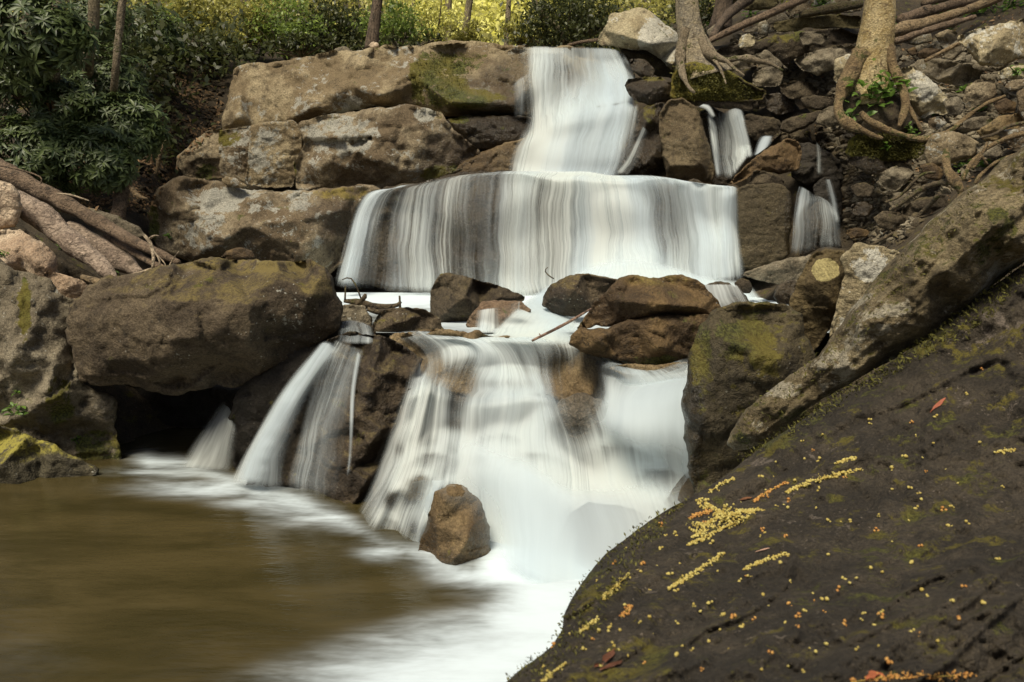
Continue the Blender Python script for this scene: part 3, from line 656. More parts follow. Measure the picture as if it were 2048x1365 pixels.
rock('812,780 860,775 960,790 1090,790 1130,820 1250,830 1400,800 1420,990 1300,1110 1200,1200 1060,1200 940,1165 835,1140 735,1095 750,980 790,900', 5.2, WETD, 'stepped wet rock face under the main cascade', name='stepped_ledge', cat='rock ledge',
     inner='870,800,.2 1090,810,.2 1300,830,.2 830,880,0 1000,880,-.05 1200,900,.05 800,960,-.15 900,960,-.2 1100,980,-.25 1300,980,-.1 850,1080,-.3 1050,1080,-.55 1200,1100,-.5 1060,1180,-.75', R=.06, fac=.05, sp=6, thick=1.0, amp=1.8)
rock('828,1140 846,1070 862,1010 872,982 895,967 928,975 962,998 980,1050 982,1120 972,1190 935,1200 890,1190 850,1172', 4.5, TAN, 'tan boulder with a dark left side at the foot of the main cascade', R=.15, fac=.15, inner='893,990,-.1 878,1050,-.12 870,1090,-.05 935,1080,-.2 905,1120,-.22', wet=((852, 1090, 26, 80, 1.4), (900, 1140, 60, 40, 1.2), (960, 1080, 30, 80, .6)))
rock('760,1010 764,975 780,960 800,966 808,990 795,1030 775,1035', 4.95, WETD, 'small wet rock knob nearest the dark outcrop in the main cascade', R=.5)
rock('800,985 806,950 825,932 850,938 866,965 850,1000 820,1005', 4.92, TAN, 'tan wet rock knob above the small knob in the main cascade', R=.5)
rock('820,1060 830,1030 850,1010 870,1020 862,1060 840,1085', 4.72, WETD, 'wet knob touching the left of the tan boulder', R=.5)
rock('1100,830 1120,800 1160,786 1205,800 1215,850 1190,890 1130,900 1105,870', 5.05, rock_mat('rock_blue', (0.13, 0.11, 0.09), (0.20, 0.17, 0.13), lichen=0, moss=0, wet=.6), 'bluish wet rock in the middle of the main cascade', R=.4)
rock('1215,735 1260,728 1320,730 1385,722 1385,750 1320,765 1260,762', 5.3, TAN, 'small tan rock under the wide blocky ochre rock', R=.4)
rock('660,625 690,608 730,612 745,640 745,672 700,676 668,672', 6.4, GREY, 'small grey stone in the water gap right of the huge boulder', R=.5)
rock('640,655 690,640 745,650 760,690 700,700 640,700', 6.1, WETD, 'wet stone carrying a small bluish spill beside the huge boulder', R=.4)

# right foreground
def fore_relief(q, p3):
    """shallow weathered ledges running up to the right, and pitting"""
    a = math.radians(-33); u = q[:, 0] * math.cos(a) + q[:, 1] * math.sin(a); v = -q[:, 0] * math.sin(a) + q[:, 1] * math.cos(a)
    n = fbm(np.stack([u / 330, v / 55, v * 0], 1), 4, 91, .55)
    l = np.abs(fbm(np.stack([u / 500 + 3, v / 120, v * 0], 1), 3, 92))
    return 0.030 * n - 0.035 * smooth(.12, .0, l) + 0.018 * fbm(np.stack([q[:, 0] / 30, q[:, 1] / 24, v * 0], 1), 4, 95, .6) + 0.05 * vnoise(np.stack([u / 260, v / 140, v * 0 + 4], 1), 96)
def slab_relief(q, p3):
    a = math.radians(-40); u = q[:, 0] * math.cos(a) + q[:, 1] * math.sin(a); v = -q[:, 0] * math.sin(a) + q[:, 1] * math.cos(a)
    return 0.022 * fbm(np.stack([u / 220, v / 22, v * 0], 1), 4, 93, .6) + 0.010 * fbm(np.stack([q[:, 0] / 16, q[:, 1] / 14, v * 0], 1), 3, 94)
slab = rock('1459,890 1463,862 1490,815 1545,768 1610,732 1660,680 1700,622 1760,556 1800,515 1850,455 1910,392 1990,335 2120,250 2350,130 2600,60 2620,240 2350,360 2120,470 2040,540 1985,575 1920,640 1850,690 1760,735 1690,778 1620,815 1560,862 1525,888 1480,902', 2.75, SLAB,
     'long mossy slab slanting up to the right edge like a fallen log', name='rock_slab', cat='rock slab', inner='1478,850,-.03 1520,815,-.12 1640,735,-.16 1720,640,-.2 1830,515,-.22 1940,405,-.22 2100,290,-.25 2400,180,-.25 2500,180,-.2 2300,300,-.35 1500,868,-.14 1600,812,-.17 1720,735,-.19 1850,655,-.21 1960,570,-.23 2050,500,-.23 1510,886,-.05 1640,800,-.05 1780,715,-.05 1900,625,-.05 2000,545,-.05', R=.05, fac=.0, sp=4, thick=.8, amp=.5, tilt=(-.2, 0), jit=.5, chip=.5, soft=.75, extra=slab_relief, moss=((1480, 885, 30, 24, .9), (1600, 830, 90, 20, .6), (1990, 470, 60, 60, .5)), lichen=((1560, 780, 60, 20, .9), (1760, 610, 130, 30, .4), (1520, 850, 20, 18, .4)))
fore = rock('940,1480,-1.0 1000,1366,-.88 1050,1325,-.78 1098,1290,-.68 1122,1262,-.6 1128,1228,-.5 1165,1160,-.32 1205,1112,-.15 1250,1072,0 1320,1022,.12 1385,990,.25 1460,940,.40 1530,885,.48 1640,812,.54 1760,740,.58 1880,668,.60 2000,560,.64 2120,480,.68 2500,330,.75 3000,300,.8 3200,900,.2 3100,1480,-1.0 2000,1520,-1.15', 2.0, FORE,
     'massive dark foreground rock scattered with fallen yellow catkins', name='boulder',
     inner='1100,1335,-.86 1180,1190,-.52 1300,1070,-.10 1460,970,.22 1640,860,.36 1850,740,.40 2050,620,.42 1160,1400,-1.0 1400,1120,-.28 1400,1380,-1.05 1700,1000,.0 1700,1300,-.98 2000,850,.12 2050,1250,-.88 1900,1100,-.52 1550,1180,-.54 1250,1250,-.70 2400,700,.32 2400,1100,-.5 2800,900,0',
     R=.03, fac=.0, sp=5.5, thick=1.4, amp=.35, extra=fore_relief, jit=.25, soft=1.0, chip=.35, lichen=((1500, 915, 60, 26, .5), (1700, 770, 120, 30, .4), (2000, 640, 60, 50, .5)), moss=((1160, 1180, 40, 90, .35), (1250, 1330, 120, 60, .2), (1560, 880, 120, 24, .45), (1900, 680, 200, 40, .4)), seed=5)

rock('1340,200 1342,150 1362,128 1400,122 1450,138 1490,160 1535,184 1525,204 1440,206', 10.25, rock_mat('mound_a', (0.05, 0.04, 0.02), (0.09, 0.07, 0.03), lichen=0, moss=1.2, mossy=1.2, mcol=(.13, .115, .015)), 'mossy root mound under the left tree', name='moss_mound', cat='moss mound', R=.4, moss=((1400, 170, 100, 50, 1.0),), thick=.9)
rock('1690,305 1700,280 1722,262 1770,262 1810,276 1850,290 1846,318 1800,325 1745,318 1700,322', 9.1, rock_mat('mound_b', (0.05, 0.04, 0.02), (0.09, 0.07, 0.03), lichen=0, moss=1.2, mossy=1.4, mcol=(.12, .125, .015)), 'bright green moss cushion below the roots of the big tree', name='moss_mound', cat='moss mound', R=.4, moss=((1770, 295, 100, 35, 1.3),), fac=.1)
rock('1672,240 1684,205 1715,180 1765,178 1800,196 1832,240 1852,270 1800,286 1730,276 1690,262', 9.0, SOIL, 'dark earth mound held by the roots of the big tree', name='earth_mound', cat='earth mound', R=.4)

for o_, y_, m_, lab_ in [
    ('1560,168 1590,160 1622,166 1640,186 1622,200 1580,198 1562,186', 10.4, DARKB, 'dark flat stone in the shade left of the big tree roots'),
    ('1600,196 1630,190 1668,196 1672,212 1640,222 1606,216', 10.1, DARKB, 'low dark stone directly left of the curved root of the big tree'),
    ('1530,190 1560,186 1590,196 1590,222 1556,232 1532,218', 10.5, WETD, 'wet dark stone right of the mossy mound of the left tree'),
    ('1722,20 1724,-10 1700,-16 1640,-12', 13.2, BROWN, 'thin brown stone at the top edge left of the big trunk'),
    ('1800,66 1830,58 1862,66 1866,84 1830,92 1802,86', 10.3, GREY, 'grey stone just below the thick golden log'),
    ('1868,70 1896,58 1916,66 1908,84 1880,88', 10.2, BROWN, 'brown stone below the middle of the thick golden log'),
    ('1596,66 1640,62 1660,76 1640,92 1604,90', 11.1, GREY, 'grey flat stone lying on the long mossy shelf'),
    ('1440,120 1470,112 1498,118 1504,136 1470,142 1446,136', 10.7, GREY, 'grey stone behind the roots of the left tree'),
    ('1584,10 1620,4 1650,12 1640,26 1600,28', 12.9, GREY, 'grey stone above the upper end of the thin fallen log'),
    ('1950,290 1985,282 2010,296 1996,318 1960,314', 7.9, GREY, 'grey stone tucked between the roots near the right edge'),
    ('1985,208 2010,196 2034,206 2030,226 2000,230', 8.5, OCHRE, 'reddish stone between the tan curved stone and the right edge'),
    ('1886,200 1916,192 1930,206 1924,230 1896,232', 8.9, GREY, 'upright grey stone right of the pale tilted slab'),
    ('1856,238 1884,232 1896,246 1876,260 1856,256', 8.8, BROWN, 'brown stone below the foot of the pale tilted slab'),
    ('1770,392 1800,384 1828,394 1820,414 1784,416', 8.3, GREY, 'grey stone under the flat grey angular slab'),
    ('1700,372 1726,364 1750,374 1742,396 1712,396', 8.7, DARKB, 'dark stone below the dark grey pointed slab'),
    ('1700,410 1730,402 1748,414 1738,434 1708,434', 8.7, WETD, 'wet stone right of the farthest trickle'),
    ('1848,458 1880,440 1900,446 1884,470 1856,478', 7.4, GREY, 'pale stone wedged against the long mossy slab above the dark stones'),
    ('1810,100 1830,94 1838,106 1824,114', 9.9, OCHRE, 'small reddish stone right of the big trunk'),
    ('1960,150 1984,146 2000,160 1984,172 1962,168', 9.1, GREY, 'small grey stone under the largest pale boulder')]:
    if o_.startswith('1722,20'): continue
    rock(o_, y_, m_, lab_, R=.25, fac=.55)

# ---------------------------------------------------------------- water
def water_mat(name, fx=14.0, fy=0.7, contrast=1.0, c1=(0.85, 0.905, 0.87), c2=(0.76, 0.87, 0.93)):
    N = NT(name)
    uv = N.n('ShaderNodeUVMap').outputs[0]
    geo = N.n('ShaderNodeNewGeometry').outputs['Position']
    warp = N.n('ShaderNodeTexNoise', {'Scale': 2.2, 'Detail': 2.0}); N.set(warp.inputs['Vector'], geo)
    wx = N.n('ShaderNodeCombineXYZ', {0: N.math('MULTIPLY', N.math('SUBTRACT', warp.outputs[0], 0.5), 0.10)})
    v = N.n('ShaderNodeVectorMath', operation='ADD'); N.set(v.inputs[0], uv); N.set(v.inputs[1], wx)
    v = v.outputs[0]
    s0 = N.noise(N.map(v, (fx * 0.13, fy * 0.5, 1)), 1.0, 2, 0.5)
    s1 = N.noise(N.map(v, (fx * 0.45, fy * 0.6, 1)), 1.0, 3, 0.6)
    s2 = N.noise(N.map(v, (fx * 2.2, fy, 1)), 1.0, 3, 0.7)
    s3 = N.noise(N.map(v, (fx * 7.5, fy * 1.6, 1)), 1.0, 2, 0.7)
    fineamt = N.ramp(s0, 0.40, 0.62, 0.25, 1.25)          # strands come and go across the sheet
    s = N.math('ADD', N.math('MULTIPLY', N.math('SUBTRACT', s0, .5), 0.9), N.math('MULTIPLY', N.math('SUBTRACT', s1, .5), 0.9))
    sf = N.math('ADD', N.math('MULTIPLY', N.math('SUBTRACT', s2, .5), 0.75), N.math('MULTIPLY', N.math('SUBTRACT', s3, .5), 0.5))
    s = N.math('ADD', s, N.math('MULTIPLY', sf, N.math('MULTIPLY', fineamt, 0.8)))
    d = N.attr('dens')
    dd = N.math('MULTIPLY', N.math('MULTIPLY', d, N.math('SUBTRACT', 1.22, d)), 4.2 * contrast)
    a = N.math('ADD', d, N.math('MULTIPLY', s, dd))
    a = N.ramp(a, 0.02, 1.08)
    col = N.mix(N.ramp(N.math('ADD', s0, N.math('MULTIPLY', s, .25)), 0.30, 0.70), c2, c1)
    df = N.n('ShaderNodeBsdfDiffuse', {'Color': col})
    tl = N.n('ShaderNodeBsdfTranslucent', {'Color': col})
    m1 = N.n('ShaderNodeMixShader'); m1.inputs[0].default_value = 0.5
    N.set(m1.inputs[1], df); N.set(m1.inputs[2], tl)
    # moving water scatters like a cloud: its shading hardly follows the folds of the sheet
    nv_ = N.n('ShaderNodeVectorMath', operation='NORMALIZE'); N.set(nv_.inputs[0], N.mix(0.75, N.n('ShaderNodeNewGeometry').outputs['Normal'], (0.0, -0.55, 0.80)))
    N.set(df.inputs['Normal'], nv_.outputs[0])
    tr = N.n('ShaderNodeBsdfTransparent')
    m2 = N.n('ShaderNodeMixShader'); N.set(m2.inputs[0], a); N.set(m2.inputs[1], tr); N.set(m2.inputs[2], m1)
    return N.done(m2)

SILK = water_mat('water_silk', 8, 0.5, 1.35)
STRANDS = water_mat('water_strands', 17, 0.4, 1.15)
SOFT = water_mat('water_soft', 5, 0.7, 0.6)

DRY = {o.name for o in ROCKS if any(k in o['label'] for k in ('tan boulder with a dark left', 'tall dark mossy', 'large ochre', 'massive dark', 'long mossy slab', 'huge brown'))}
def allhit(px, py):
    o = np.full(px.shape, np.nan); fx = px.ravel(); fy = py.ravel(); r = o.ravel()
    for i in range(len(fx)):
        d = P(fx[i], fy[i], 1.0) - EYE; L = np.linalg.norm(d); d = Vector(d / L); best = None
        for nm, b in BVH.items():
            if nm in DRY: continue
            h = b.ray_cast(Vector(EYE), d, 40)
            if h[0] is not None and (best is None or h[0].y < best): best = h[0].y
        if best is not None: r[i] = best
    return r.reshape(px.shape)

def blur(a, n=1):
    for _ in range(n):
        b = np.pad(a, 1, mode='edge')
        a = (b[:-2, 1:-1] + b[2:, 1:-1] + b[1:-1, :-2] + b[1:-1, 2:] + 2 * b[1:-1, 1:-1]) / 6
    return a

def fall(label, lines, mat=SILK, step=7, layers=2, gap=0.03, cling=0.55, holes=(), steps=(), ahead=0.28, name='waterfall', fold=0.003, dens=1.0, vend=(0.03, 0.13)):
    """a sheet of falling water. lines: flow lines from its left to its right edge, each 'px,py,Y,density' from top to foot"""
    L = [parse(l) for l in lines]
    m = max(np.abs(np.diff(l[:, :2], axis=0)).sum() for l in L)
    nv = max(6, int(m / step)); L = [catmull(l, nv) for l in L]
    g = np.stack(L, 0)
    wpx = np.sqrt((np.diff(g[:, :, :2], axis=0) ** 2).sum(2)).sum(0).mean()
    nu = max(5, int(wpx / step)); g = catmull(g, nu)
    g = g.transpose(1, 0, 2)                       # nv, nu, 4
    px, py, Y, dn = g[..., 0], g[..., 1], g[..., 2], np.clip(g[..., 3], 0, 1) ** 1.25 * dens
    for sx, sy, sw, drop, am in steps:               # small ledges: a bright lip, a thin hollow under it
        u = (px - sx) / sw; gx = np.exp(-u * u * 1.2); e = py - (sy + u * u * 16)
        dn = dn * (1 - am * gx * smooth(0, 9, e) * (1 - smooth(9, drop, e)))
        dn = np.minimum(1, dn * (1 + .35 * gx * np.exp(-((e + 6) / 9) ** 2)))
    for hx, hy_, rx, ry, st in holes: dn = dn * (1 - st * np.exp(-(((px - hx) / rx) ** 2 + ((py - hy_) / ry) ** 2)))
    hy = allhit(px, py)
    ok = ~np.isnan(hy) & (hy - Y < cling) & (hy - Y > -ahead)
    Y2 = np.where(ok, np.minimum(Y + .25, hy - gap), Y)
    Y3 = blur(Y2, 7)
    Y3 = blur(Y2, 10)
    for it in range(5):                              # ease the sheet forward, broadly, wherever stone would poke through
        vio = np.where(ok, np.maximum(0, Y3 - (hy - gap)), 0)
        for _ in range(4):
            b_ = np.pad(vio, 1, mode='edge'); vio = np.max([b_[:-2, 1:-1], b_[2:, 1:-1], b_[1:-1, :-2], b_[1:-1, 2:], vio], 0)
        Y3 = Y3 - blur(vio, 10) * .7
    Y3 = blur(np.minimum.accumulate(Y3, axis=0), 3)      # falling water never turns back under itself
    t = np.linspace(0, 1, nv)[:, None]
    if vend[0]: dn = dn * smooth(0, vend[0], t)
    if vend[1]: dn = dn * smooth(0, vend[1], 1 - t)
    P0 = P(px, py, Y3)
    uu = np.linspace(0, 1, nu)[None, :] * wpx * Y.mean() / F + np.zeros((nv, 1))
    vv = np.zeros((nv, nu)); vv[1:] = np.cumsum(np.linalg.norm(np.diff(P0, axis=0), axis=2), 0)
    V = []; FA = []; UV = []; DN = []
    for k in range(layers):
        off = vnoise(np.stack([uu.ravel() * 7 + 9 * k, vv.ravel() * 1.1, np.full(uu.size, k * 3.3)], 1)).reshape(nv, nu)
        Yk = Y3 - 0.045 * k + fold * off
        b = len(V) * nv * nu
        V.append(P(px, py, Yk).reshape(-1, 3)); DN.append((dn * (1 if k == 0 else .8)).ravel())
        UV.append(np.stack([uu.ravel() + 13.7 * k + len(label) * .61, vv.ravel() + 3.1 * k], 1))
        FA += [(b + j * nu + i, b + (j + 1) * nu + i, b + (j + 1) * nu + i + 1, b + j * nu + i + 1) for j in range(nv - 1) for i in range(nu - 1)]
    o = mkmesh(name, np.vstack(V), FA, mat, attrs={'dens': np.concatenate(DN)}, uv=np.vstack(UV))
    tag(o, label, 'waterfall')
    return o

# upper curtain and its apron
fall('topmost white curtain of the fall and the wide apron it spreads into', [
    '1040,94,11.3,0 1040,150,11.1,0 1050,236,10.9,0 1020,300,10.5,0 1005,364,10.1,0',
    '1058,93,11.3,.35 1055,150,11.1,.28 1064,236,10.9,.30 1046,300,10.5,.55 1030,366,10.0,.55',
    '1076,92,11.3,.85 1076,150,11.1,.75 1078,236,10.85,.72 1068,300,10.45,.92 1052,370,9.95,.96',
    '1112,93,11.3,.75 1112,150,11.1,.58 1110,236,10.8,.85 1100,300,10.4,1 1085,372,9.9,1',
    '1150,93,11.3,.65 1156,150,11.1,.64 1155,220,10.75,.92 1140,300,10.35,1 1120,374,9.85,1',
    '1190,94,11.3,.75 1205,150,11.0,.86 1208,215,10.7,1 1185,300,10.3,1 1165,374,9.85,1',
    '1222,97,11.3,.85 1240,140,11.0,.92 1246,205,10.7,.98 1228,300,10.3,.95 1205,374,9.85,.95',
    '1238,100,11.3,.5 1256,145,11.0,.72 1264,205,10.7,.75 1250,290,10.3,.6 1230,370,9.9,.5',
    '1246,102,11.3,0 1272,150,11.0,0 1280,210,10.7,0 1276,290,10.3,0 1258,368,9.9,0'], SILK, layers=2, vend=(.02, .05))
fall('thin white strands on the dark left end of the upper curtain', ['1018,170,10.95,0 1020,236,10.9,0', '1026,165,10.95,.40 1028,240,10.9,.3', '1045,150,10.95,.48 1046,240,10.9,.42', '1062,140,10.95,.3 1064,240,10.9,.3'], STRANDS, layers=1)
fall('thin side spill running down the dark wet boulder', ['1284,250,10.1,0 1255,310,10.0,0 1225,350,9.9,0', '1290,254,10.1,.55 1264,312,10.0,.5 1236,352,9.9,.6', '1300,262,10.1,0 1282,318,10.0,0 1256,356,9.9,0'], STRANDS, layers=1, step=5)
# middle curtain
fall('long middle curtain of streaky water falling over the broad ledge', [
    '794,373,9.8,0 780,378,9.5,0 724,392,9.3,0 692,470,9.0,0 664,575,8.9,0',
    '804,371,9.8,.8 790,376,9.5,.8 738,392,9.3,.9 708,470,9.0,.9 682,578,8.9,.75',
    '819,369,9.8,0.45 805,374,9.5,0.45 756,392,9.3,0.64 730,470,9.0,0.56 706,584,8.9,0.41',
    '834,367,9.9,0.29 820,372,9.6,0.29 778,390,9.3,0.36 758,470,9.0,0.22 742,588,8.9,0.25',
    '849,365,9.9,0.29 835,370,9.6,0.29 800,388,9.3,0.40 788,470,9.0,0.43 782,592,8.9,0.43',
    '882,358,9.9,0.29 868,363,9.6,0.29 846,380,9.3,0.43 836,470,9.0,0.48 838,595,8.9,0.52',
    '914,352,9.9,0.36 900,357,9.6,0.36 882,374,9.3,0.45 872,470,9.0,0.45 878,596,8.9,0.45',
    '944,348,10,0.43 930,353,9.7,0.43 915,368,9.3,0.43 908,470,9.0,0.26 910,600,8.9,0.24',
    '979,345,10,0.50 965,350,9.7,0.50 955,364,9.3,0.36 950,470,9.0,0.26 952,600,8.9,0.30',
    '1010,342,9.85,0.58 1000,348,9.7,0.58 995,362,9.3,0.45 990,470,9.0,0.36 992,604,8.9,0.45',
    '1050,342,9.85,0.77 1040,347,9.7,0.77 1036,364,9.3,0.68 1030,470,9.0,0.65 1034,604,8.9,0.75',
    '1095,342,9.85,0.85 1085,352,9.8,0.85 1080,374,9.3,0.59 1072,470,9.0,0.59 1080,600,8.9,0.75',
    '1135,342,9.85,0.85 1125,358,9.8,0.85 1122,380,9.3,0.56 1118,470,9.0,0.56 1120,590,8.9,0.68',
    '1175,342,9.85,1 1165,358,9.8,1 1165,384,9.3,.90 1165,470,9.0,.92 1162,570,8.8,1',
    '1220,350,9.85,1 1210,358,9.8,1 1215,386,9.3,.96 1222,470,9.0,.98 1226,565,8.7,1',
    '1251,350,9.85,1 1265,360,9.8,1 1270,386,9.3,.94 1282,470,9.0,.96 1290,565,8.6,1',
    '1296,350,9.85,0.85 1310,362,9.8,0.85 1316,388,9.3,0.65 1326,470,9.0,0.63 1335,570,8.7,0.77',
    '1336,355,9.85,0.85 1350,364,9.8,0.85 1352,388,9.3,0.59 1362,470,9.0,0.53 1375,575,8.8,0.68',
    '1376,363,9.85,1 1390,368,9.8,1 1392,392,9.3,.92 1404,470,9.0,.9 1414,575,8.8,.95',
    '1416,370,9.85,.9 1430,372,9.8,.9 1432,392,9.3,.95 1438,470,9.0,.92 1446,572,8.8,.95',
    '1448,374,9.85,.8 1462,374,9.6,.8 1464,394,9.3,.9 1466,470,9.0,.8 1474,568,8.8,.75',
    '1462,376,9.85,0 1476,376,9.5,0 1478,394,9.3,0 1482,470,9.0,0 1496,562,8.8,0'], STRANDS, layers=2, step=7, vend=(.07, .05), cling=.45, ahead=.8)
fall('white mound of foam at the foot of the middle curtain', [
    '1130,560,8.5,0 1095,600,8.0,0', '1160,535,8.5,.5 1130,585,8.0,.8', '1210,512,8.5,.85 1190,580,7.9,1', '1270,506,8.5,.9 1270,575,7.8,1', '1340,524,8.5,.9 1360,575,7.8,1', '1400,545,8.5,.85 1430,585,7.8,1', '1470,555,8.5,.7 1500,600,7.8,.9', '1500,560,8.5,0 1540,612,7.8,0'], SOFT, layers=2, cling=.3, vend=(.5, .1))
# small falls on the right
fall('white fall between the smooth brown block and the leafy triangular boulder', [
    '1410,222,10.2,0.00 1420,290,10.0,0.00 1432,360,9.9,0.00', '1418,222,10.2,0.56 1428,290,10.0,0.64 1436,360,9.9,0.60', '1430,225,10.3,0.36 1440,290,10.1,0.34 1448,362,9.9,0.40', '1450,222,10.3,0.44 1458,290,10.1,0.36 1466,360,9.9,0.48', '1468,216,10.3,0.76 1480,280,10.1,0.72 1490,325,9.9,0.64', '1480,218,10.3,0.56 1492,280,10.1,0.64 1502,318,9.9,0.48', '1488,222,10.3,0.00 1504,285,10.1,0.00 1512,318,9.9,0.00'], STRANDS, layers=2, step=4)
fall('tiny white spill at the top left of the right side fall', ['1394,214,10.1,0 1412,222,10.1,0 1424,240,10.1,0', '1402,210,10.1,.9 1416,216,10.1,.9 1428,236,10.1,.6', '1408,206,10.1,0 1422,212,10.1,0 1434,234,10.1,0'], SILK, layers=1, step=4)
fall('little white spout behind the leafy triangular boulder', ['1504,312,9.9,0 1512,285,9.9,0 1520,270,9.9,0', '1512,312,9.85,.9 1522,286,9.85,.95 1532,270,9.9,.9', '1528,300,9.8,.9 1536,285,9.8,.9 1542,270,9.9,.8', '1540,292,9.8,0 1546,284,9.8,0 1548,270,9.9,0'], SOFT, layers=1, step=4)
fall('blue white trickle right of the square brown block', ['1592,372,9.2,0.00 1582,440,9.0,0.00 1576,515,8.9,0.00', '1602,372,9.2,0.60 1594,430,9.0,0.60 1586,515,8.9,0.52', '1616,380,9.2,0.52 1614,420,9.0,0.56 1606,515,8.9,0.30', '1626,385,9.2,0.00 1640,410,9.0,0.52 1638,512,8.9,0.22', '1632,390,9.2,0.00 1664,415,9.0,0.45 1676,505,8.9,0.38', '1636,395,9.2,0.00 1680,430,9.0,0.00 1696,500,8.9,0.00'], STRANDS, layers=1, step=4)
fall('narrow glassy trickle farthest to the right', ['1648,358,9.3,0 1654,400,9.1,0 1664,450,9.0,0', '1656,358,9.3,.75 1666,400,9.1,.7 1674,450,9.0,.6', '1662,358,9.3,.2 1674,400,9.1,.2 1680,450,9.0,.3', '1668,360,9.3,0 1682,400,9.1,0 1688,450,9.0,0'], STRANDS, layers=1, step=3)
fall('dim trickle in the black cleft below the big tree', ['1628,290,9.7,0 1630,350,9.7,0', '1636,285,9.7,.3 1640,352,9.7,.45', '1650,310,9.7,0 1650,352,9.7,0'], STRANDS, layers=1, step=4)
# middle basin
fall('thin bluish veil over the small wet rock behind the large ochre boulder', ['1390,570,5.8,0 1398,600,5.75,0 1405,620,5.7,0', '1410,568,5.8,.7 1420,600,5.7,.7 1430,625,5.7,.6', '1465,568,5.8,.6 1480,600,5.7,.45 1488,625,5.7,.4', '1478,574,5.8,0 1500,600,5.7,0 1505,625,5.7,0'], SILK, layers=1, step=4)
fall('milky stream running between the dark boulders of the basin', [
    '1120,552,8.0,0 1060,590,7.2,0 1015,630,6.6,0 960,690,6.0,0', '1128,560,8.0,.7 1075,596,7.2,.9 1025,640,6.6,.9 985,692,6.0,.9', '1135,570,8.0,.8 1095,610,7.1,1 1060,650,6.5,1 1050,694,6.0,1', '1140,590,7.9,.6 1120,630,6.9,.9 1110,655,6.4,.9 1110,694,6.0,.9', '1150,610,7.5,.0 1150,645,6.7,.4 1150,665,6.3,.4 1160,694,6.0,.4', '1160,620,7.5,0 1170,650,6.7,0 1175,670,6.3,0 1190,696,6.0,0'], SOFT, layers=2, cling=.5)
fall('thin white spill on the rosy rounded rock', ['950,620,6.3,0 945,665,6.2,0', '966,618,6.3,.8 958,668,6.2,.75', '980,616,6.3,.7 974,668,6.2,.75', '1000,612,6.3,.1 1004,668,6.2,.35', '1040,600,6.3,.5 1036,668,6.2,.6'], SILK, layers=1, step=4)
fall('small bluish spill beside the right end of the huge boulder', ['676,650,6.0,0 664,690,5.9,0', '690,640,6.0,.55 682,690,5.9,.55', '715,640,6.1,.4 712,690,5.9,.45', '738,650,6.1,.5 744,690,5.9,.6', '746,655,6.1,0 756,690,5.9,0'], STRANDS, layers=1, step=4)
# stream over the shelf
# main cascade
fall('massive white main cascade sliding over the tan shelf and pouring into the pool', [
    '750,664,6.4,0 806,712,5.8,0 800,790,5.45,0 755,900,5.2,0 690,1065,4.95,0',
    '785,664,6.4,.25 838,708,5.8,.10 842,766,5.4,.78 800,920,5.0,.66 728,1072,4.9,.55',
    '810,661,6.4,.40 858,703,5.8,.30 862,766,5.38,.42 826,920,4.95,.45 762,1086,4.8,.50',
    '835,660,6.4,.55 884,700,5.8,.62 882,770,5.35,.50 858,920,4.9,.72 796,1100,4.7,.62',
    '870,662,6.4,.65 925,702,5.8,.88 905,776,5.3,.28 888,915,4.85,.80 845,1110,4.62,.45',
    '905,664,6.4,.80 965,704,5.8,.98 945,782,5.28,.55 925,915,4.8,.95 905,1140,4.45,.35',
    '940,664,6.4,.95 1000,708,5.8,.95 1005,786,5.22,.85 985,930,4.7,1 990,1165,4.3,.75',
    '985,662,6.4,1 1030,708,5.8,.80 1055,788,5.2,1 1045,930,4.7,1 1060,1200,4.1,1',
    '1040,660,6.4,1 1078,706,5.8,.58 1092,790,5.2,.72 1120,930,4.7,.98 1135,1212,4.05,1',
    '1095,662,6.4,1 1120,706,5.8,.45 1120,788,5.2,.25 1165,930,4.7,.80 1195,1208,4.05,1',
    '1140,666,6.4,.9 1165,708,5.8,.38 1165,786,5.15,.08 1200,930,4.7,.9 1250,1198,4.05,1',
    '1172,682,6.3,.5 1212,722,5.7,.45 1222,800,5.1,.60 1262,930,4.7,.95 1310,1180,4.1,1',
    '1200,694,6.2,.2 1262,738,5.6,.72 1290,800,5.1,.88 1325,930,4.7,.9 1370,1150,4.2,1',
    '1230,702,6.2,.1 1320,738,5.6,.62 1360,790,5.1,.88 1385,930,4.8,.9 1410,1110,4.4,1',
    '1290,712,6.2,0 1392,716,5.6,0 1402,790,5.1,0 1425,930,4.85,0 1450,1100,4.5,0'], SILK, layers=2, step=7, fold=.004, vend=(.03, .08), cling=.6,
    steps=((868, 902, 46, 60, .5), (945, 905, 50, 46, .35), (800, 978, 34, 50, .55), (842, 948, 34, 44, .45), (775, 1030, 24, 44, .5), (1000, 862, 50, 40, .3), (1070, 900, 54, 40, .3), (1232, 884, 56, 60, .42), (1320, 935, 60, 60, .35), (1180, 1010, 70, 50, .2), (905, 965, 36, 30, .4), (1010, 1010, 60, 60, .22)),
    holes=((915, 1085, 40, 80, .9), (900, 745, 46, 22, .5), (1110, 728, 60, 26, .5), (1185, 765, 34, 34, .7), (1000, 768, 60, 10, .3), (905, 850, 22, 14, .45), (835, 985, 26, 26, .85), (780, 1000, 16, 26, .8), (860, 890, 16, 20, .4), (1155, 850, 34, 30, .7), (905, 905, 16, 14, .45), (825, 1060, 12, 30, .6), (1345, 905, 16, 60, .25), (800, 900, 12, 16, .5), (950, 850, 14, 20, .3)))
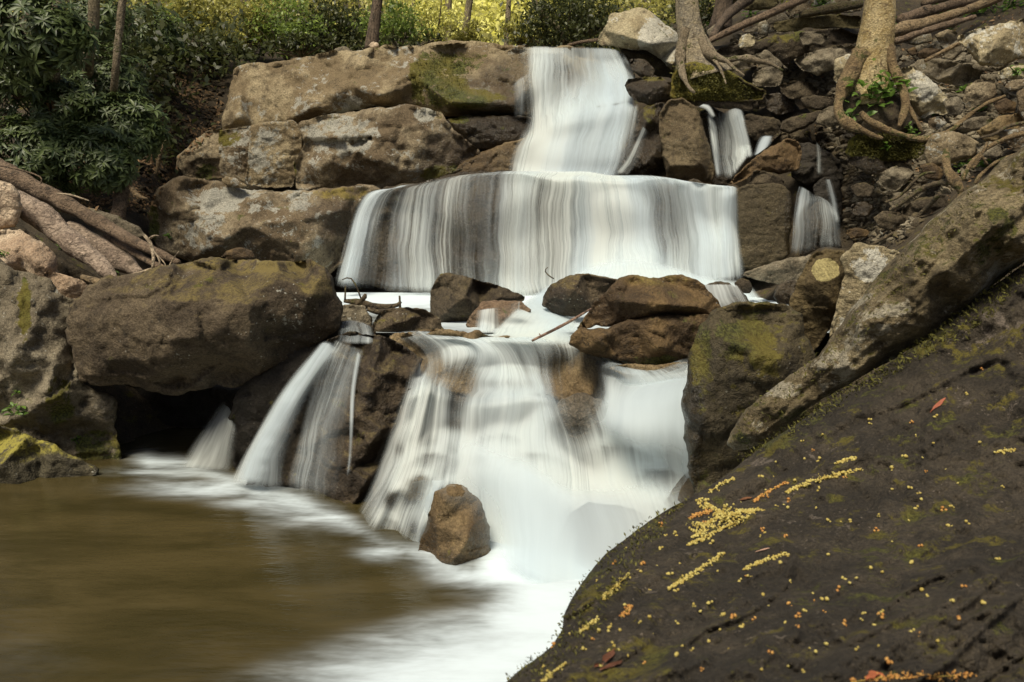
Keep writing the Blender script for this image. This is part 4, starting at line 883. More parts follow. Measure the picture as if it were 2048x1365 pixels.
fall('second looser veil of the main cascade in front of its steps', [
    '870,840,5.0,0 830,930,4.7,0 790,1040,4.3,0', '905,830,4.95,.3 880,930,4.65,.35 850,985,4.3,.1', '960,850,4.9,.55 960,950,4.6,.7 975,1130,4.1,.5', '1040,880,4.8,.8 1060,1000,4.45,.9 1060,1190,4.0,.9',
    '1110,930,4.7,.7 1150,1040,4.4,.9 1150,1210,4.0,1', '1190,940,4.7,.7 1240,1050,4.3,.9 1250,1200,4.0,.9', '1270,930,4.7,.7 1310,1040,4.3,.8 1330,1160,4.0,.9', '1340,900,4.7,0 1400,1000,4.3,0 1420,1100,4.0,0'], SOFT, layers=1, cling=.3, holes=((925, 1070, 60, 90, 1.0),), vend=(.35, .15), fold=.02)
fall('soft white tongue of water right of the main cascade', [
    '1195,735,5.4,0 1200,800,5.1,0 1140,870,4.7,0', '1215,745,5.3,.4 1218,800,5.0,.8 1190,880,4.6,.6', '1260,752,5.2,.5 1240,800,4.9,.85 1230,900,4.5,.9', '1330,742,5.3,.85 1270,800,4.8,.9 1270,920,4.4,.9', '1375,725,5.3,.9 1340,790,4.9,.9 1330,950,4.5,.9', '1376,714,5.3,.8 1376,800,4.9,.8 1390,980,4.7,.8', '1398,712,5.3,0 1404,800,5.0,0 1420,980,4.8,0'], SOFT, layers=1, cling=.3, fold=.02, vend=(.1, .35))
fall('white water spilling around the tan boulder into the pool', ['770,1000,4.95,0 735,1060,4.9,0 722,1080,4.85,0', '800,985,4.9,.5 765,1050,4.8,.6 748,1084,4.8,.5', '830,960,4.85,.6 830,1040,4.7,.35 806,1106,4.66,.6', '880,958,4.75,.85 852,1030,4.6,.8 826,1116,4.58,.8', '905,958,4.7,0 868,1010,4.5,0 842,1122,4.5,0'], SILK, layers=1, step=6, cling=.3)
# outcrop falls
fall('smooth white arc of water at the left of the dark outcrop', [
    '640,680,5.9,0 560,780,5.8,0 490,900,5.75,0 450,975,5.75,0', '652,680,5.8,.8 575,780,5.75,.85 508,900,5.7,.9 475,980,5.72,.9', '664,682,5.75,.85 592,790,5.7,.9 535,900,5.65,.95 512,988,5.65,.85', '680,690,5.7,.35 612,790,5.62,.42 566,900,5.6,.35 548,996,5.55,.45', '700,700,5.6,0 630,790,5.6,0 590,900,5.5,0 575,1004,5.5,0'], SILK, layers=2, step=6)
fall('branching thin white strands across the face of the dark outcrop', [
    '668,676,5.60,0.00 622,760,5.54,0.00 592,880,5.45,0.00 560,990,5.37,0.00',
    '676,678,5.60,0.40 640,760,5.54,0.36 610,880,5.45,0.40 588,1000,5.36,0.43',
    '690,684,5.60,0.32 660,760,5.54,0.45 628,880,5.45,0.50 606,1010,5.36,0.54',
    '706,690,5.59,0.29 682,760,5.54,0.40 644,880,5.45,0.36 626,1018,5.35,0.36',
    '722,696,5.59,0.40 705,770,5.53,0.36 690,880,5.45,0.22 660,1024,5.35,0.36',
    '732,700,5.59,0.00 716,770,5.53,0.00 704,880,5.45,0.00 676,1026,5.35,0.00'], STRANDS, layers=2, step=5)
fall('isolated thin strand running down the middle of the dark outcrop', ['712,700,5.59,0 700,780,5.53,0 696,900,5.44,0 690,960,5.39,0', '718,702,5.58,.6 706,780,5.53,.7 701,900,5.44,.45 694,960,5.39,.3', '724,706,5.58,0 712,784,5.52,0 706,900,5.44,0 700,960,5.39,0'], SILK, layers=1, step=4)
fall('pale yellowish fall coming out of the dark cave', ['440,800,6.3,0 385,880,6.15,0 345,945,6.05,0', '450,805,6.3,.35 405,880,6.15,.45 370,946,6.05,.55', '460,815,6.3,.55 435,880,6.1,.55 408,948,6.0,.6', '470,840,6.3,.3 460,890,6.1,.3 450,950,6.0,.3', '480,860,6.3,0 475,900,6.1,0 474,952,6.0,0'], SOFT, layers=1, cling=.2)

# level water: pool and basins
def level(name, z, xs, ys, foamf, mat, kind='structure', keep=None):
    X, Yy = np.meshgrid(xs, ys); p = np.stack([X.ravel(), Yy.ravel(), np.full(X.size, z)], 1)
    n = len(xs); fa = [(j * n + i, j * n + i + 1, (j + 1) * n + i + 1, (j + 1) * n + i) for j in range(len(ys) - 1) for i in range(n - 1)]
    px, py = PX(p)
    if keep is not None:
        kk = keep(px, p); fa = [f for f in fa if all(kk[i] for i in f)]
    o = mkmesh(name, p, fa, mat, attrs={'foam': foamf(px, py)}, origin=np.array([0, 0, z]))
    tag(o, kind=kind)
    return o

def pool_mat():
    N = NT('pool_water')
    geo = N.n('ShaderNodeNewGeometry').outputs['Position']
    fm = N.attr('foam')
    w = N.noise(N.map(geo, (1.1, 3.2, 1), (0, 0, 0.25)), 1.0, 4, 0.6, 0.5)
    w2 = N.noise(N.map(geo, (5, 16, 1), (0, 0, 0.25)), 1.0, 3, 0.6)
    f = N.math('ADD', fm, N.math('MULTIPLY', N.math('SUBTRACT', N.math('ADD', w, N.math('MULTIPLY', w2, .35)), 0.67), N.math('MULTIPLY', N.math('MULTIPLY', fm, N.math('SUBTRACT', 1.2, fm)), 3.2)))
    f = N.ramp(f, 0.02, 1.0)
    br = N.mix(N.ramp(w, 0.3, 0.7), (0.038, 0.031, 0.011), (0.068, 0.053, 0.021))
    b = N.n('ShaderNodeBump', {'Strength': 0.12, 'Distance': 0.05, 'Height': w2})
    s1 = N.n('ShaderNodeBsdfPrincipled', {'Base Color': br, 'Roughness': 0.16, 'Normal': b.outputs[0]})
    s1.inputs['IOR'].default_value = 1.33
    s2 = N.n('ShaderNodeBsdfDiffuse', {'Color': (0.62, 0.71, 0.75, 1)})
    m = N.n('ShaderNodeMixShader'); N.set(m.inputs[0], f); N.set(m.inputs[1], s1); N.set(m.inputs[2], s2)
    return N.done(m)
POOLM = pool_mat()
def sdf(px, py, poly):
    q = np.stack([px, py], 1); d = seg_dist(q, poly)
    return np.where(inside(q, poly), d, -d)
FO = parse('925,1158 960,1120 1000,1040 1180,1000 1300,1000 1500,1100 1300,1700 300,1700 480,1420 640,1335 820,1262 960,1225 1010,1195')
def poolfoam(px, py):
    wdt = 48 + np.clip((py - 1180) * 0.5, 0, 90)
    f = 0.9 * smooth(-1.0, 1.15, sdf(px, py, FO) / wdt)
    line = parse('300,938 400,950 470,982 540,1000 610,1026 668,1048 740,1084 790,1104 850,1126 900,1150 960,1175')
    q = np.stack([px, py + 14], 1); d = np.full(len(px), 1e9)
    for a, b in zip(line[:-1], line[1:]):
        e = b - a; t = np.clip(((q - a) @ e) / (e @ e), 0, 1); v = q - a - t[:, None] * e
        v[:, 1] = np.where(v[:, 1] > 0, v[:, 1] * .5, v[:, 1] * .8); v[:, 0] *= .6; d = np.minimum(d, np.sqrt((v * v).sum(1)))
    va = 1 + .45 * vnoise(np.stack([px / 110, px * 0, px * 0], 1), 5)
    f = np.maximum(f, .62 * np.exp(-(d / (19 * va)) ** 1.5) * np.clip(va, .4, 1.1))
    for bx, by, rx, ry, s in ((430, 978, 190, 24, .72), (520, 1006, 120, 18, .5), (770, 1106, 80, 26, .6), (290, 944, 110, 12, .6), (80, 1320, 160, 60, .12)):
        f = np.maximum(f, s * np.exp(-(((px - bx) / rx) ** 2 + ((py - by) / ry) ** 2) * 1.6))
    return f
level('pool_water', 0.0, np.arange(-9, 3.6, 0.045), np.concatenate([np.arange(0.2, 2, .2), np.arange(2, 8.0, 0.045)]), poolfoam, POOLM)
def basinfoam(px, py):
    return np.clip(0.55 + 0.3 * vnoise(np.stack([px / 70, py / 14, px * 0], 1), 3) + .5 * smooth(640, 585, py) - .3 * np.exp(-((px - 720) / 50) ** 2 - ((py - 650) / 30) ** 2), 0.1, 1)
level('stream_water', 1.04, np.arange(-2.3, 3.1, 0.06), np.arange(5.78, 9.4, 0.06), basinfoam, POOLM, keep=lambda px, p: p[:, 1] > 6.24)

# ---------------------------------------------------------------- plants
def leaf_mat(name, c1, c2, trans=0.35, rough=0.45, tcol=None):
    N = NT(name)
    t = N.attr('tone')
    col = N.mix(t, c1, c2)
    p = N.n('ShaderNodeBsdfPrincipled', {'Base Color': col, 'Roughness': rough})
    p.inputs['Specular IOR Level'].default_value = 0.45
    tl = N.n('ShaderNodeBsdfTranslucent', {'Color': N.mix(0.5, col, tcol or tuple(min(1, x * 1.6) for x in c2))})
    m = N.n('ShaderNodeMixShader'); m.inputs[0].default_value = trans
    N.set(m.inputs[1], p); N.set(m.inputs[2], tl)
    return N.done(m)

def unit(v): return v / np.maximum(np.linalg.norm(v, axis=-1, keepdims=True), 1e-9)

def leaves(name, pos, dr, nrm, L, Wd, mat, parent=None, rng=None, fold=0.15, curl=0.15, fine=False, origin=None):
    """one mesh of many leaves: base at pos, along dr, facing nrm"""
    n = len(pos); dr = unit(dr); side = unit(np.cross(dr, nrm)); up = np.cross(side, dr)
    L = np.broadcast_to(L, n)[:, None]; Wd = np.broadcast_to(Wd, n)[:, None]
    if fine:
        v = np.stack([pos, pos + dr * L * .35 - up * L * .02, pos + dr * L * .75 - up * L * curl * .4, pos + dr * L - up * L * curl,
                      pos + dr * L * .38 + side * Wd * .5 + up * Wd * fold, pos + dr * L * .38 - side * Wd * .5 + up * Wd * fold,
                      pos + dr * L * .74 + side * Wd * .38 + up * (Wd * fold - L * curl * .4), pos + dr * L * .74 - side * Wd * .38 + up * (Wd * fold - L * curl * .4)], 1)
        F0 = [(0, 1, 4), (4, 1, 2, 6), (6, 2, 3), (0, 5, 1), (5, 7, 2, 1), (7, 3, 2)]; k = 8
    else:
        v = np.stack([pos, pos + dr * L * .5 + side * Wd * .5 + up * Wd * fold, pos + dr * L - up * L * curl, pos + dr * L * .5 - side * Wd * .5 + up * Wd * fold], 1)
        F0 = [(0, 3, 2, 1)]; k = 4
    V = v.reshape(-1, 3)
    Fc = [tuple(i * k + a for a in f) for i in range(n) for f in F0]
    rng = rng or np.random.RandomState(1)
    tone = np.repeat(np.clip(rng.normal(.5, .28, n), 0, 1), k)
    return mkmesh(name, V, Fc, mat, parent=parent, attrs={'tone': tone}, origin=origin)

def tube(name, pts, mat, parent=None, segs=10, rough=0.12, step=0.05, cap=True, px=True, flat=False, origin=None):
    """a tapering bent stem. pts: 'px,py,Y,radius_px' or world rows x,y,z,r"""
    if px:
        a = parse(pts) if isinstance(pts, str) else np.array(pts, float)
        w = np.hstack([P(a[:, 0], a[:, 1], a[:, 2]), (a[:, 3] * a[:, 2] / F)[:, None]])
    else: w = np.array(pts, float)
    Lt = np.linalg.norm(np.diff(w[:, :3], axis=0), axis=1).sum()
    n = int(max(6, min(120, Lt / step))); w = catmull(w, n)
    c = w[:, :3]; r = np.maximum(w[:, 3], 1e-4)
    T = unit(np.gradient(c, axis=0)); ref = np.array([0.3, 1.0, 0.2]); ref = ref if abs(T.mean(0) @ unit(ref)) < .9 else np.array([1., 0, 0])
    A = unit(np.cross(T, ref)); B = np.cross(T, A)
    th = np.arange(segs) / segs * 2 * math.pi
    ring = A[:, None] * np.cos(th)[None, :, None] + B[:, None] * np.sin(th)[None, :, None]
    if rough > .2: r = r * (1 + .28 * vnoise(c / (r.mean() * 5) + 5, 12) + .15 * vnoise(c / (r.mean() * 2) + 5, 13))
    q = c[:, None] + ring * r[:, None, None]
    nn = fbm(q.reshape(-1, 3) / (r.mean() * 2.2) * np.array([1, 1, .5]) + 3, 3, 7).reshape(n, segs)
    q = c[:, None] + ring * (r[:, None] * (1 + rough * nn))[..., None]
    V = q.reshape(-1, 3)
    Fc = [(i * segs + j, i * segs + (j + 1) % segs, (i + 1) * segs + (j + 1) % segs, (i + 1) * segs + j) for i in range(n - 1) for j in range(segs)]
    if cap: Fc += [tuple(reversed(range(segs))), tuple((n - 1) * segs + j for j in range(segs))]
    return mkmesh(name, V, Fc, mat, parent=parent, origin=origin)

def join_tubes(name, lists, mat, parent=None, **k):
    """several twigs as one part"""
    obs = [tube(name, l, mat, **k) for l in lists]
    V = []; Fc = []; b = 0
    for o in obs:
        V += [tuple(o.matrix_basis @ v.co) for v in o.data.vertices]; Fc += [tuple(b + i for i in p.vertices) for p in o.data.polygons]; b = len(V)
    me = [o.data for o in obs]
    for o in obs: bpy.data.objects.remove(o)
    for m_ in me: bpy.data.meshes.remove(m_)
    return mkmesh(name, V, Fc, mat, parent=parent)

def bark_mat(name, c1, c2, c3=(0.03, 0.022, 0.012), scale=1.0, moss=0.0, mcol=(.08, .08, .015), stretch=0.25, zlo=None):
    N = NT(name)
    geo = N.n('ShaderNodeNewGeometry'); raw = geo.outputs['Position']
    pos = N.map(raw, (1, 1, stretch))
    a = N.noise(pos, 9 * scale, 5, .65, .4); b = N.noise(pos, 38 * scale, 4, .7); g = N.noise(raw, 4 * scale, 4, .6)
    col = N.mix(N.ramp(g, .38, .62), c1, c2)
    col = N.mix(N.ramp(a, .52, .70), col, c3)
    col = N.mix(N.math('MULTIPLY', N.ramp(b, .46, .62), .6), col, c3)
    col = N.mix(N.math('MULTIPLY', N.ramp(N.noise(N.map(raw, (1, 1, 2.2)), 24 * scale, 4, .7), .52, .64), .55), col, tuple(min(1, x * 1.5) for x in c2))
    if moss: col = N.mix(N.ramp(N.math('ADD', g, N.math('MULTIPLY', N.noise(raw, 13 * scale, 4, .7), .5)), .92 - moss * .3, 1.0 - moss * .3), col, mcol)
    bm_ = N.n('ShaderNodeBump', {'Strength': 1.0, 'Distance': .07, 'Height': N.math('ADD', a, N.math('MULTIPLY', b, .6))})
    return N.done(N.n('ShaderNodeBsdfPrincipled', {'Base Color': col, 'Roughness': .85, 'Normal': bm_.outputs[0]}))

RHODO = leaf_mat('leaf_rhododendron', (0.026, 0.046, 0.012), (0.115, 0.150, 0.045), .15, .48)  # dark green also stands in for the shade over these bushes
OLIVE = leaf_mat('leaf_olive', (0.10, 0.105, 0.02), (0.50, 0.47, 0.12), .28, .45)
YELLOW_SUNLIT = leaf_mat('leaf_yellow_sunlit', (0.62, 0.60, 0.09), (0.95, 0.92, 0.33), .22, .6)  # yellow-green leaves with the sunlit glow put into their bright colour
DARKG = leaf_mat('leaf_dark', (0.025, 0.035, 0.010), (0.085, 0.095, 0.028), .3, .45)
GREENM = leaf_mat('leaf_mid_green', (0.06, 0.10, 0.018), (0.30, 0.40, 0.08), .28, .5)
FRESH = leaf_mat('leaf_fresh', (0.065, 0.13, 0.018), (0.16, 0.27, 0.045), .4, .45)
LITTER = leaf_mat('leaf_litter', (0.10, 0.055, 0.022), (0.30, 0.19, 0.09), .1, .8)
BARKG = bark_mat('bark_gold', (0.40, 0.29, 0.11), (0.56, 0.45, 0.24), (0.17, 0.12, 0.055), stretch=.8, scale=1.3, moss=.25)
BARKP = bark_mat('bark_grey', (0.27, 0.235, 0.17), (0.44, 0.36, 0.22), (0.11, 0.085, 0.05), stretch=.7, scale=1.3, moss=.2)
BARKD = bark_mat('bark_dark', (0.10, 0.070, 0.045), (0.16, 0.115, 0.075))
BARKF = bark_mat('bark_far', (0.16, 0.13, 0.07), (0.26, 0.21, 0.12))
LOGM = bark_mat('log_wood', (0.17, 0.115, 0.068), (0.27, 0.19, 0.12), scale=1.4, stretch=1)
LOGG = bark_mat('log_gold', (0.24, 0.16, 0.075), (0.33, 0.24, 0.13), scale=1.2, stretch=1)
LOGP = bark_mat('log_weathered', (0.27, 0.20, 0.145), (0.44, 0.34, 0.25), (0.10, 0.075, 0.05), scale=1.0, stretch=1)
LOGX = bark_mat('log_mossy', (0.09, 0.07, 0.03), (0.15, 0.12, 0.055), scale=1.2, stretch=1, moss=.6)
ROOTM = bark_mat('root_gold', (0.19, 0.125, 0.055), (0.33, 0.235, 0.11), (0.07, 0.05, 0.024), stretch=1, scale=1.6, moss=.35)
ROOTP = bark_mat('root_pale', (0.22, 0.17, 0.10), (0.36, 0.29, 0.19), (0.08, 0.06, 0.03), stretch=1, scale=1.6, moss=.3)
ROOTD = bark_mat('root_dark', (0.085, 0.062, 0.032), (0.16, 0.12, 0.065), stretch=.8, moss=.4)
TWIG = bark_mat('twig_pale', (0.36, 0.27, 0.17), (0.50, 0.40, 0.27), stretch=1)

def whorl_bush(px, py, rx, ry, Y, label, n=150, leaf=0.14, mat=RHODO, seed=1, group=None, name='rhododendron_bush', cat='bush', per=9, wd=.26, depth=None):
    """evergreen bush: stems that end in rosettes of long leaves over a lumpy mound"""
    rng = np.random.RandomState(seed)
    c = P(px, py, Y); s = Y / F; depth = depth or 0.75 * min(rx, ry) * s
    d = unit(rng.normal(0, 1, (n, 3)) * np.array([1, .8, 1])); d[:, 1] = -np.abs(d[:, 1]) * .9 + .25 * rng.rand(n)
    rad = rng.uniform(.55, 1.08, n) ** .7
    lum = 1 + .22 * vnoise(d * 2.4 + seed, 3)
    q = c + d * np.array([rx * s, depth, ry * s]) * (rad * lum)[:, None]
    ax = unit(d + np.array([0, -.25, .55]) + rng.normal(0, .22, (n, 3)))
    base = np.array([c[0], c[1] + depth * .3, c[2] - ry * s])
    root = empty(name, base); tag(root, label, cat, group)
    pos = []; dr = []; nr = []; LL = []
    for i in range(n):
        t = unit(np.cross(ax[i], np.array([.3, .2, 1.]) + rng.normal(0, .1, 3))); b = np.cross(ax[i], t)
        ph = rng.rand() * 6.28; l0 = leaf * rng.uniform(.75, 1.25)
        for k in range(per):
            a = ph + k * 6.2832 / per + rng.normal(0, .15)
            o = t * math.cos(a) + b * math.sin(a)
            pos.append(q[i] + ax[i] * rng.uniform(-.015, .015)); dr.append(o + ax[i] * rng.uniform(-.1, .5)); nr.append(ax[i] + rng.normal(0, .1, 3)); LL.append(l0 * rng.uniform(.8, 1.15))
    LL = np.array(LL)
    leaves('foliage', np.array(pos), np.array(dr), np.array(nr), LL, LL * wd, mat, parent=root, rng=rng, fine=leaf * F / Y > 9, curl=.25)
    tw = []
    for i in range(0, n, max(1, n // 26)):
        m1 = base * .45 + q[i] * .55 + np.array([0, depth * .2, 0])
        tw.append([[*base, .022], [*m1, .012], [*q[i], .004]])
    st = join_tubes('stem', tw, BARKD, parent=None, px=False, segs=5, step=.12)
    st.parent = root; st.location = st.location - root.location
    return root

rh = [(60, 60, 110, 75, 8.4, 150, 'large leaved branch hanging into the top left corner', 0.148),
      (175, 35, 90, 60, 10.5, 130, 'rhododendron crown between the two grey trunks at the top left', 0.109),
      (90, 215, 110, 70, 9.3, 200, 'dark rhododendron bush at the left edge above the dead log', 0.117),
      (55, 300, 90, 60, 8.9, 160, 'lowest rhododendron bush just above the left end of the dead log', 0.117),
      (215, 170, 75, 75, 10.0, 170, 'rhododendron bush right of the grey trunk with glossy pale leaves', 0.109),
      (235, 255, 85, 60, 9.4, 200, 'rounded rhododendron bush reaching toward the dark bank', 0.117),
      (185, 320, 90, 60, 9.0, 200, 'rhododendron bush hanging over the brown stump', 0.117),
      (20, 130, 80, 60, 9.0, 120, 'rhododendron bush on the left edge below the hanging branch', 0.125),
      (300, 70, 60, 60, 12.0, 120, 'rhododendron bush on the upper bank right of the thin pale trunk', 0.109)]
for i, (a, b, c, d, Y, n, lab, lf) in enumerate(rh):
    whorl_bush(a, b, c, d, Y, lab, int(n * 1.55), lf * .88, seed=10 + i, group='rhododendron bushes on the left bank')

def bush(px, py, rx, ry, Y, label, n, leaf, mat, seed, group=None, name='bush', cat='bush', wd=.45):
    """loose shrub of small leaves gathered in sprays on thin stems"""
    rng = np.random.RandomState(seed); c = P(px, py, Y); s = Y / F; dp = .7 * min(rx, ry) * s
    ns = max(8, n // 26)
    d = unit(rng.normal(0, 1, (ns, 3))); cc = c + d * np.array([rx * s, dp, ry * s]) * (rng.uniform(.15, 1.1, ns) ** .6)[:, None]
    k = rng.randint(0, ns, n)
    sz = .22 * min(rx, ry) * s
    q = cc[k] + rng.normal(0, 1, (n, 3)) * np.array([1.3, 1, .55]) * sz * rng.uniform(.5, 1.2, (n, 1))
    base = np.array([c[0], c[1] + .1, c[2] - ry * s * 1.1])
    root = empty(name, base); tag(root, label, cat, group)
    dr = rng.normal(0, 1, (n, 3)) + np.array([0, -.2, -.1]); nr = rng.normal(0, .5, (n, 3)) + np.array([0, -.3, 1])
    LL = leaf * rng.uniform(.6, 1.3, n)
    leaves('foliage', q, dr, nr, LL, LL * wd, mat, parent=root, rng=rng, fine=leaf * F / Y > 12)
    tw = []
    for i in range(min(ns, 14)):
        m1 = base * .4 + cc[i] * .6
        tw.append([[*base, .02 * Y / 12], [*m1, .012 * Y / 12], [*cc[i], .004 * Y / 12]])
    st = join_tubes('stem', tw, BARKF, px=False, segs=4, step=.2)
    st.parent = root; st.location = st.location - root.location
    return root

gb = [(385, 30, 85, 45, 14, 1500, OLIVE, 'olive shrub on the dark bank left of the cliff'),
      (480, 40, 70, 50, 15, 1500, OLIVE, 'olive shrub directly above the left end of the cliff'),
      (430, 95, 60, 26, 13.6, 700, DARKG, 'low dark shrub at the foot of the olive shrubs'),
      (570, 55, 70, 55, 15, 1800, GREENM, 'leafy shrub behind the left part of the cliff top'),
      (660, 45, 60, 55, 15.5, 1600, DARKG, 'dark shrub left of the straight dark trunk'),
      (600, 85, 90, 22, 13.4, 700, DARKG, 'low dark ground shrub along the cliff top'),
      (790, 50, 60, 55, 15, 1400, GREENM, 'olive shrub right of the straight dark trunk'),
      (870, 45, 50, 50, 16, 1400, YELLOW_SUNLIT, 'yellow green shrub left of the bright gap'),
      (930, 72, 45, 26, 15, 700, OLIVE, 'thin olive shrub in front of the bright gap'),
      (1050, 66, 45, 28, 15, 800, OLIVE, 'thin shrub right of the bright gap above the water'),
      (1120, 45, 75, 55, 14, 2200, DARKG, 'dense dark shrub left of the white faced boulder'),
      (1180, 20, 60, 45, 15, 1400, DARKG, 'dark shrub behind the white faced boulder'),
      (1390, 20, 60, 50, 15, 1300, DARKG, 'dark shrub behind the left tree trunk'),
      (800, 88, 120, 14, 14.0, 500, DARKG, 'strip of low dark shrub just above the middle of the cliff top'),
      (340, 75, 40, 60, 13, 900, GREENM, 'thin sunlit shrub above the dark bank')]
for i, (a, b, c, d, Y, n, m, lab) in enumerate(gb):
    bush(a, b, c, d, Y, lab, n, .085, m, 40 + i, group='shrubs behind the top of the fall')

def stuff_leaves(name, boxes, mat, leaf, seed, wd=.5, face=False):
    rng = np.random.RandomState(seed); Q = []
    for (x0, x1, y0, y1, Y0, Y1, n) in boxes:
        nc = max(4, n // 45)
        cx = rng.uniform(x0, x1, nc); cy = rng.uniform(y0, y1, nc); cY = rng.uniform(Y0, Y1, nc)
        c = P(cx, cy, cY); k = rng.randint(0, nc, n)
        Q.append(c[k] + rng.normal(0, 1, (n, 3)) * np.array([1.3, 1, .7]) * .35 * (cY[k, None] / 20))
    Q = np.vstack(Q); n = len(Q)
    LL = leaf * rng.uniform(.6, 1.4, n)
    nn = rng.normal(0, .5, (n, 3)) + (SD_ * 1.6 if face else np.array([-.2, -.6, 1]))
    o = leaves(name, Q, rng.normal(0, 1, (n, 3)), nn, LL, LL * wd, mat, rng=rng)
    o['kind'] = 'stuff'
    return o
SD_ = np.array(sd)
stuff_leaves('sunlit_woodland', [(740, 1180, -70, 95, 34, 46, 15000), (300, 760, -70, 90, 34, 46, 9000), (1180, 1450, -60, 60, 34, 44, 4000), (820, 1120, -60, 90, 21, 26, 1800)], YELLOW_SUNLIT, .27, 3, face=True)
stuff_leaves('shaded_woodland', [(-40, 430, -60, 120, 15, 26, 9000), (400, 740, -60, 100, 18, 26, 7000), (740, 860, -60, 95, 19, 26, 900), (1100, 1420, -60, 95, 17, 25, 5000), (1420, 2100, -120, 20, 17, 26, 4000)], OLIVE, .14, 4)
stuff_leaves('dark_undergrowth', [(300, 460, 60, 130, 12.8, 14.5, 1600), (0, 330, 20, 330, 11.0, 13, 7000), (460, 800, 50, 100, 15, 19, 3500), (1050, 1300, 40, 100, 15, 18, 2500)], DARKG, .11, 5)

# trees
def tree(label, trunk, mat, name='tree', cat='tree', crown=None, seed=0, roots=(), rmat=None, segs=14, rough=.1, cm=OLIVE, group=None):
    a = parse(trunk); b = P(*a[-1, :3]); root = empty(name, b); tag(root, label, cat, group)
    t = tube('trunk', trunk, mat, segs=segs, rough=rough); t.parent = root; t.location -= root.location
    for r in roots:
        rr = tube('root', r, rmat or mat, segs=8, rough=.25, step=.03); rr.parent = root; rr.location -= root.location
    if crown:
        x, y, z, rx, ry, rz, n, lf = crown
        rng = np.random.RandomState(seed); nc = max(10, n // 40)
        cc = unit(rng.normal(0, 1, (nc, 3))) * (rng.uniform(.2, 1, nc) ** .5)[:, None] * np.array([rx, ry, rz]) + np.array([x, y, z])
        k = rng.randint(0, nc, n); q = cc[k] + rng.normal(0, .3, (n, 3)) * np.array([1.3, 1.3, .6]) * rx / 3
        LL = lf * rng.uniform(.7, 1.3, n)
        o = leaves('crown', q, rng.normal(0, 1, (n, 3)), rng.normal(0, .5, (n, 3)) + np.array([0, 0, 1]), LL, LL * .5, cm, rng=rng)
        o.parent = root; o.location -= root.location
    return root
tg = 'thin trunks in the wood behind the fall'
tree('straight dark brown trunk rising from the left part of the cliff top', '762,-60,13.0,10 756,-10,13.0,10 750,40,13.0,10.5 742,100,13.0,13', BARKD, crown=(P(760, -260, 13.5)[0], 13.5, P(760, -260, 13.5)[2], 1.6, 1.4, 1.0, 1400, .1))
tree('thick grey trunk among the rhododendrons nearest the left edge', '122,-60,8.9,12 112,40,8.9,13 104,130,9.1,15 97,200,9.6,17 94,260,10.2,18', BARKP)
tree('grey brown trunk with a bent top at the upper left', '205,-60,9.5,9 190,-10,9.5,10 187,60,9.5,10 178,110,9.5,10 176,160,9.8,10', BARKF)
tree('slender pale trunk at the right end of the rhododendrons', '262,-60,9.3,7 246,0,9.3,7 238,70,9.3,7 231,140,9.3,7 227,205,9.5,7 226,260,10,7', ROOTP)
for i, (t, lab) in enumerate([('486,-60,17,4 484,40,17,4 480,100,17,5', 'thin straight trunk above the left end of the cliff'), ('598,-60,18,3 600,40,18,3 598,90,18,4', 'very thin pale trunk between the shaded shrubs'),
     ('830,-60,18,3 826,30,18,4 818,100,18,4', 'thin leaning trunk right of the straight dark trunk'), ('898,-60,17,6 897,30,17,7 896,100,17,8', 'thin grey trunk left of the bright gap'),
     ('950,-60,19,6 935,30,19,7 925,100,19,8', 'leaning grey trunk at the left side of the bright gap'), ('1020,-60,20,4 1016,30,20,5 1012,100,20,5', 'pale sunlit trunk in the middle of the bright gap'),
     ('1050,-60,16,5 1072,10,16,6 1100,40,16,6 1150,100,16,7', 'dark leaning trunk right of the bright gap'), ('380,-60,14,3 376,40,14,4 378,130,14,5', 'thin trunk standing on the dark bank'),
     ('545,-60,20,4 548,40,20,4 546,95,20,4', 'thin dim trunk behind the leafy shrub')]):
    tree(lab, t, BARKF if i not in (5,) else ROOTP, segs=8, group=tg)
tree('dark reddish trunk behind the left tree at the top of the right bank', '1450,-60,13.2,16 1448,0,13.2,17 1440,60,13.2,22', BARKD)
tree('pale barked tree at the right of the fall gripping the mossy mound with its roots', '1366,-80,10.6,21 1372,-10,10.6,24 1378,50,10.6,27 1386,95,10.6,33 1392,130,10.6,42 1398,160,10.6,52', BARKP, roots=[
    '1372,60,10.5,10.5 1362,95,10.45,9.8 1360,125,10.35,8.2 1366,150,10.2,6.8 1378,175,10.05,3.8 1390,186,10.0,2.2', '1395,75,10.5,12.0 1415,104,10.35,9.0 1450,120,10.2,6.0 1482,116,10.1,5.2 1512,122,10.1,5.2 1540,128,10.1,4.5 1566,142,10.1,2.2',
    '1415,108,10.35,4.5 1436,130,10.2,3.0 1446,150,10.05,2.2 1452,168,9.95,1.5', '1450,120,10.15,3.8 1470,138,10.05,3.0 1488,152,10.0,1.9'], rmat=ROOTP,
    crown=(P(1370, -420, 11)[0] + .6, 11.5, 8.6, 2.2, 2.0, 1.2, 2200, .12), rough=.22, segs=24)
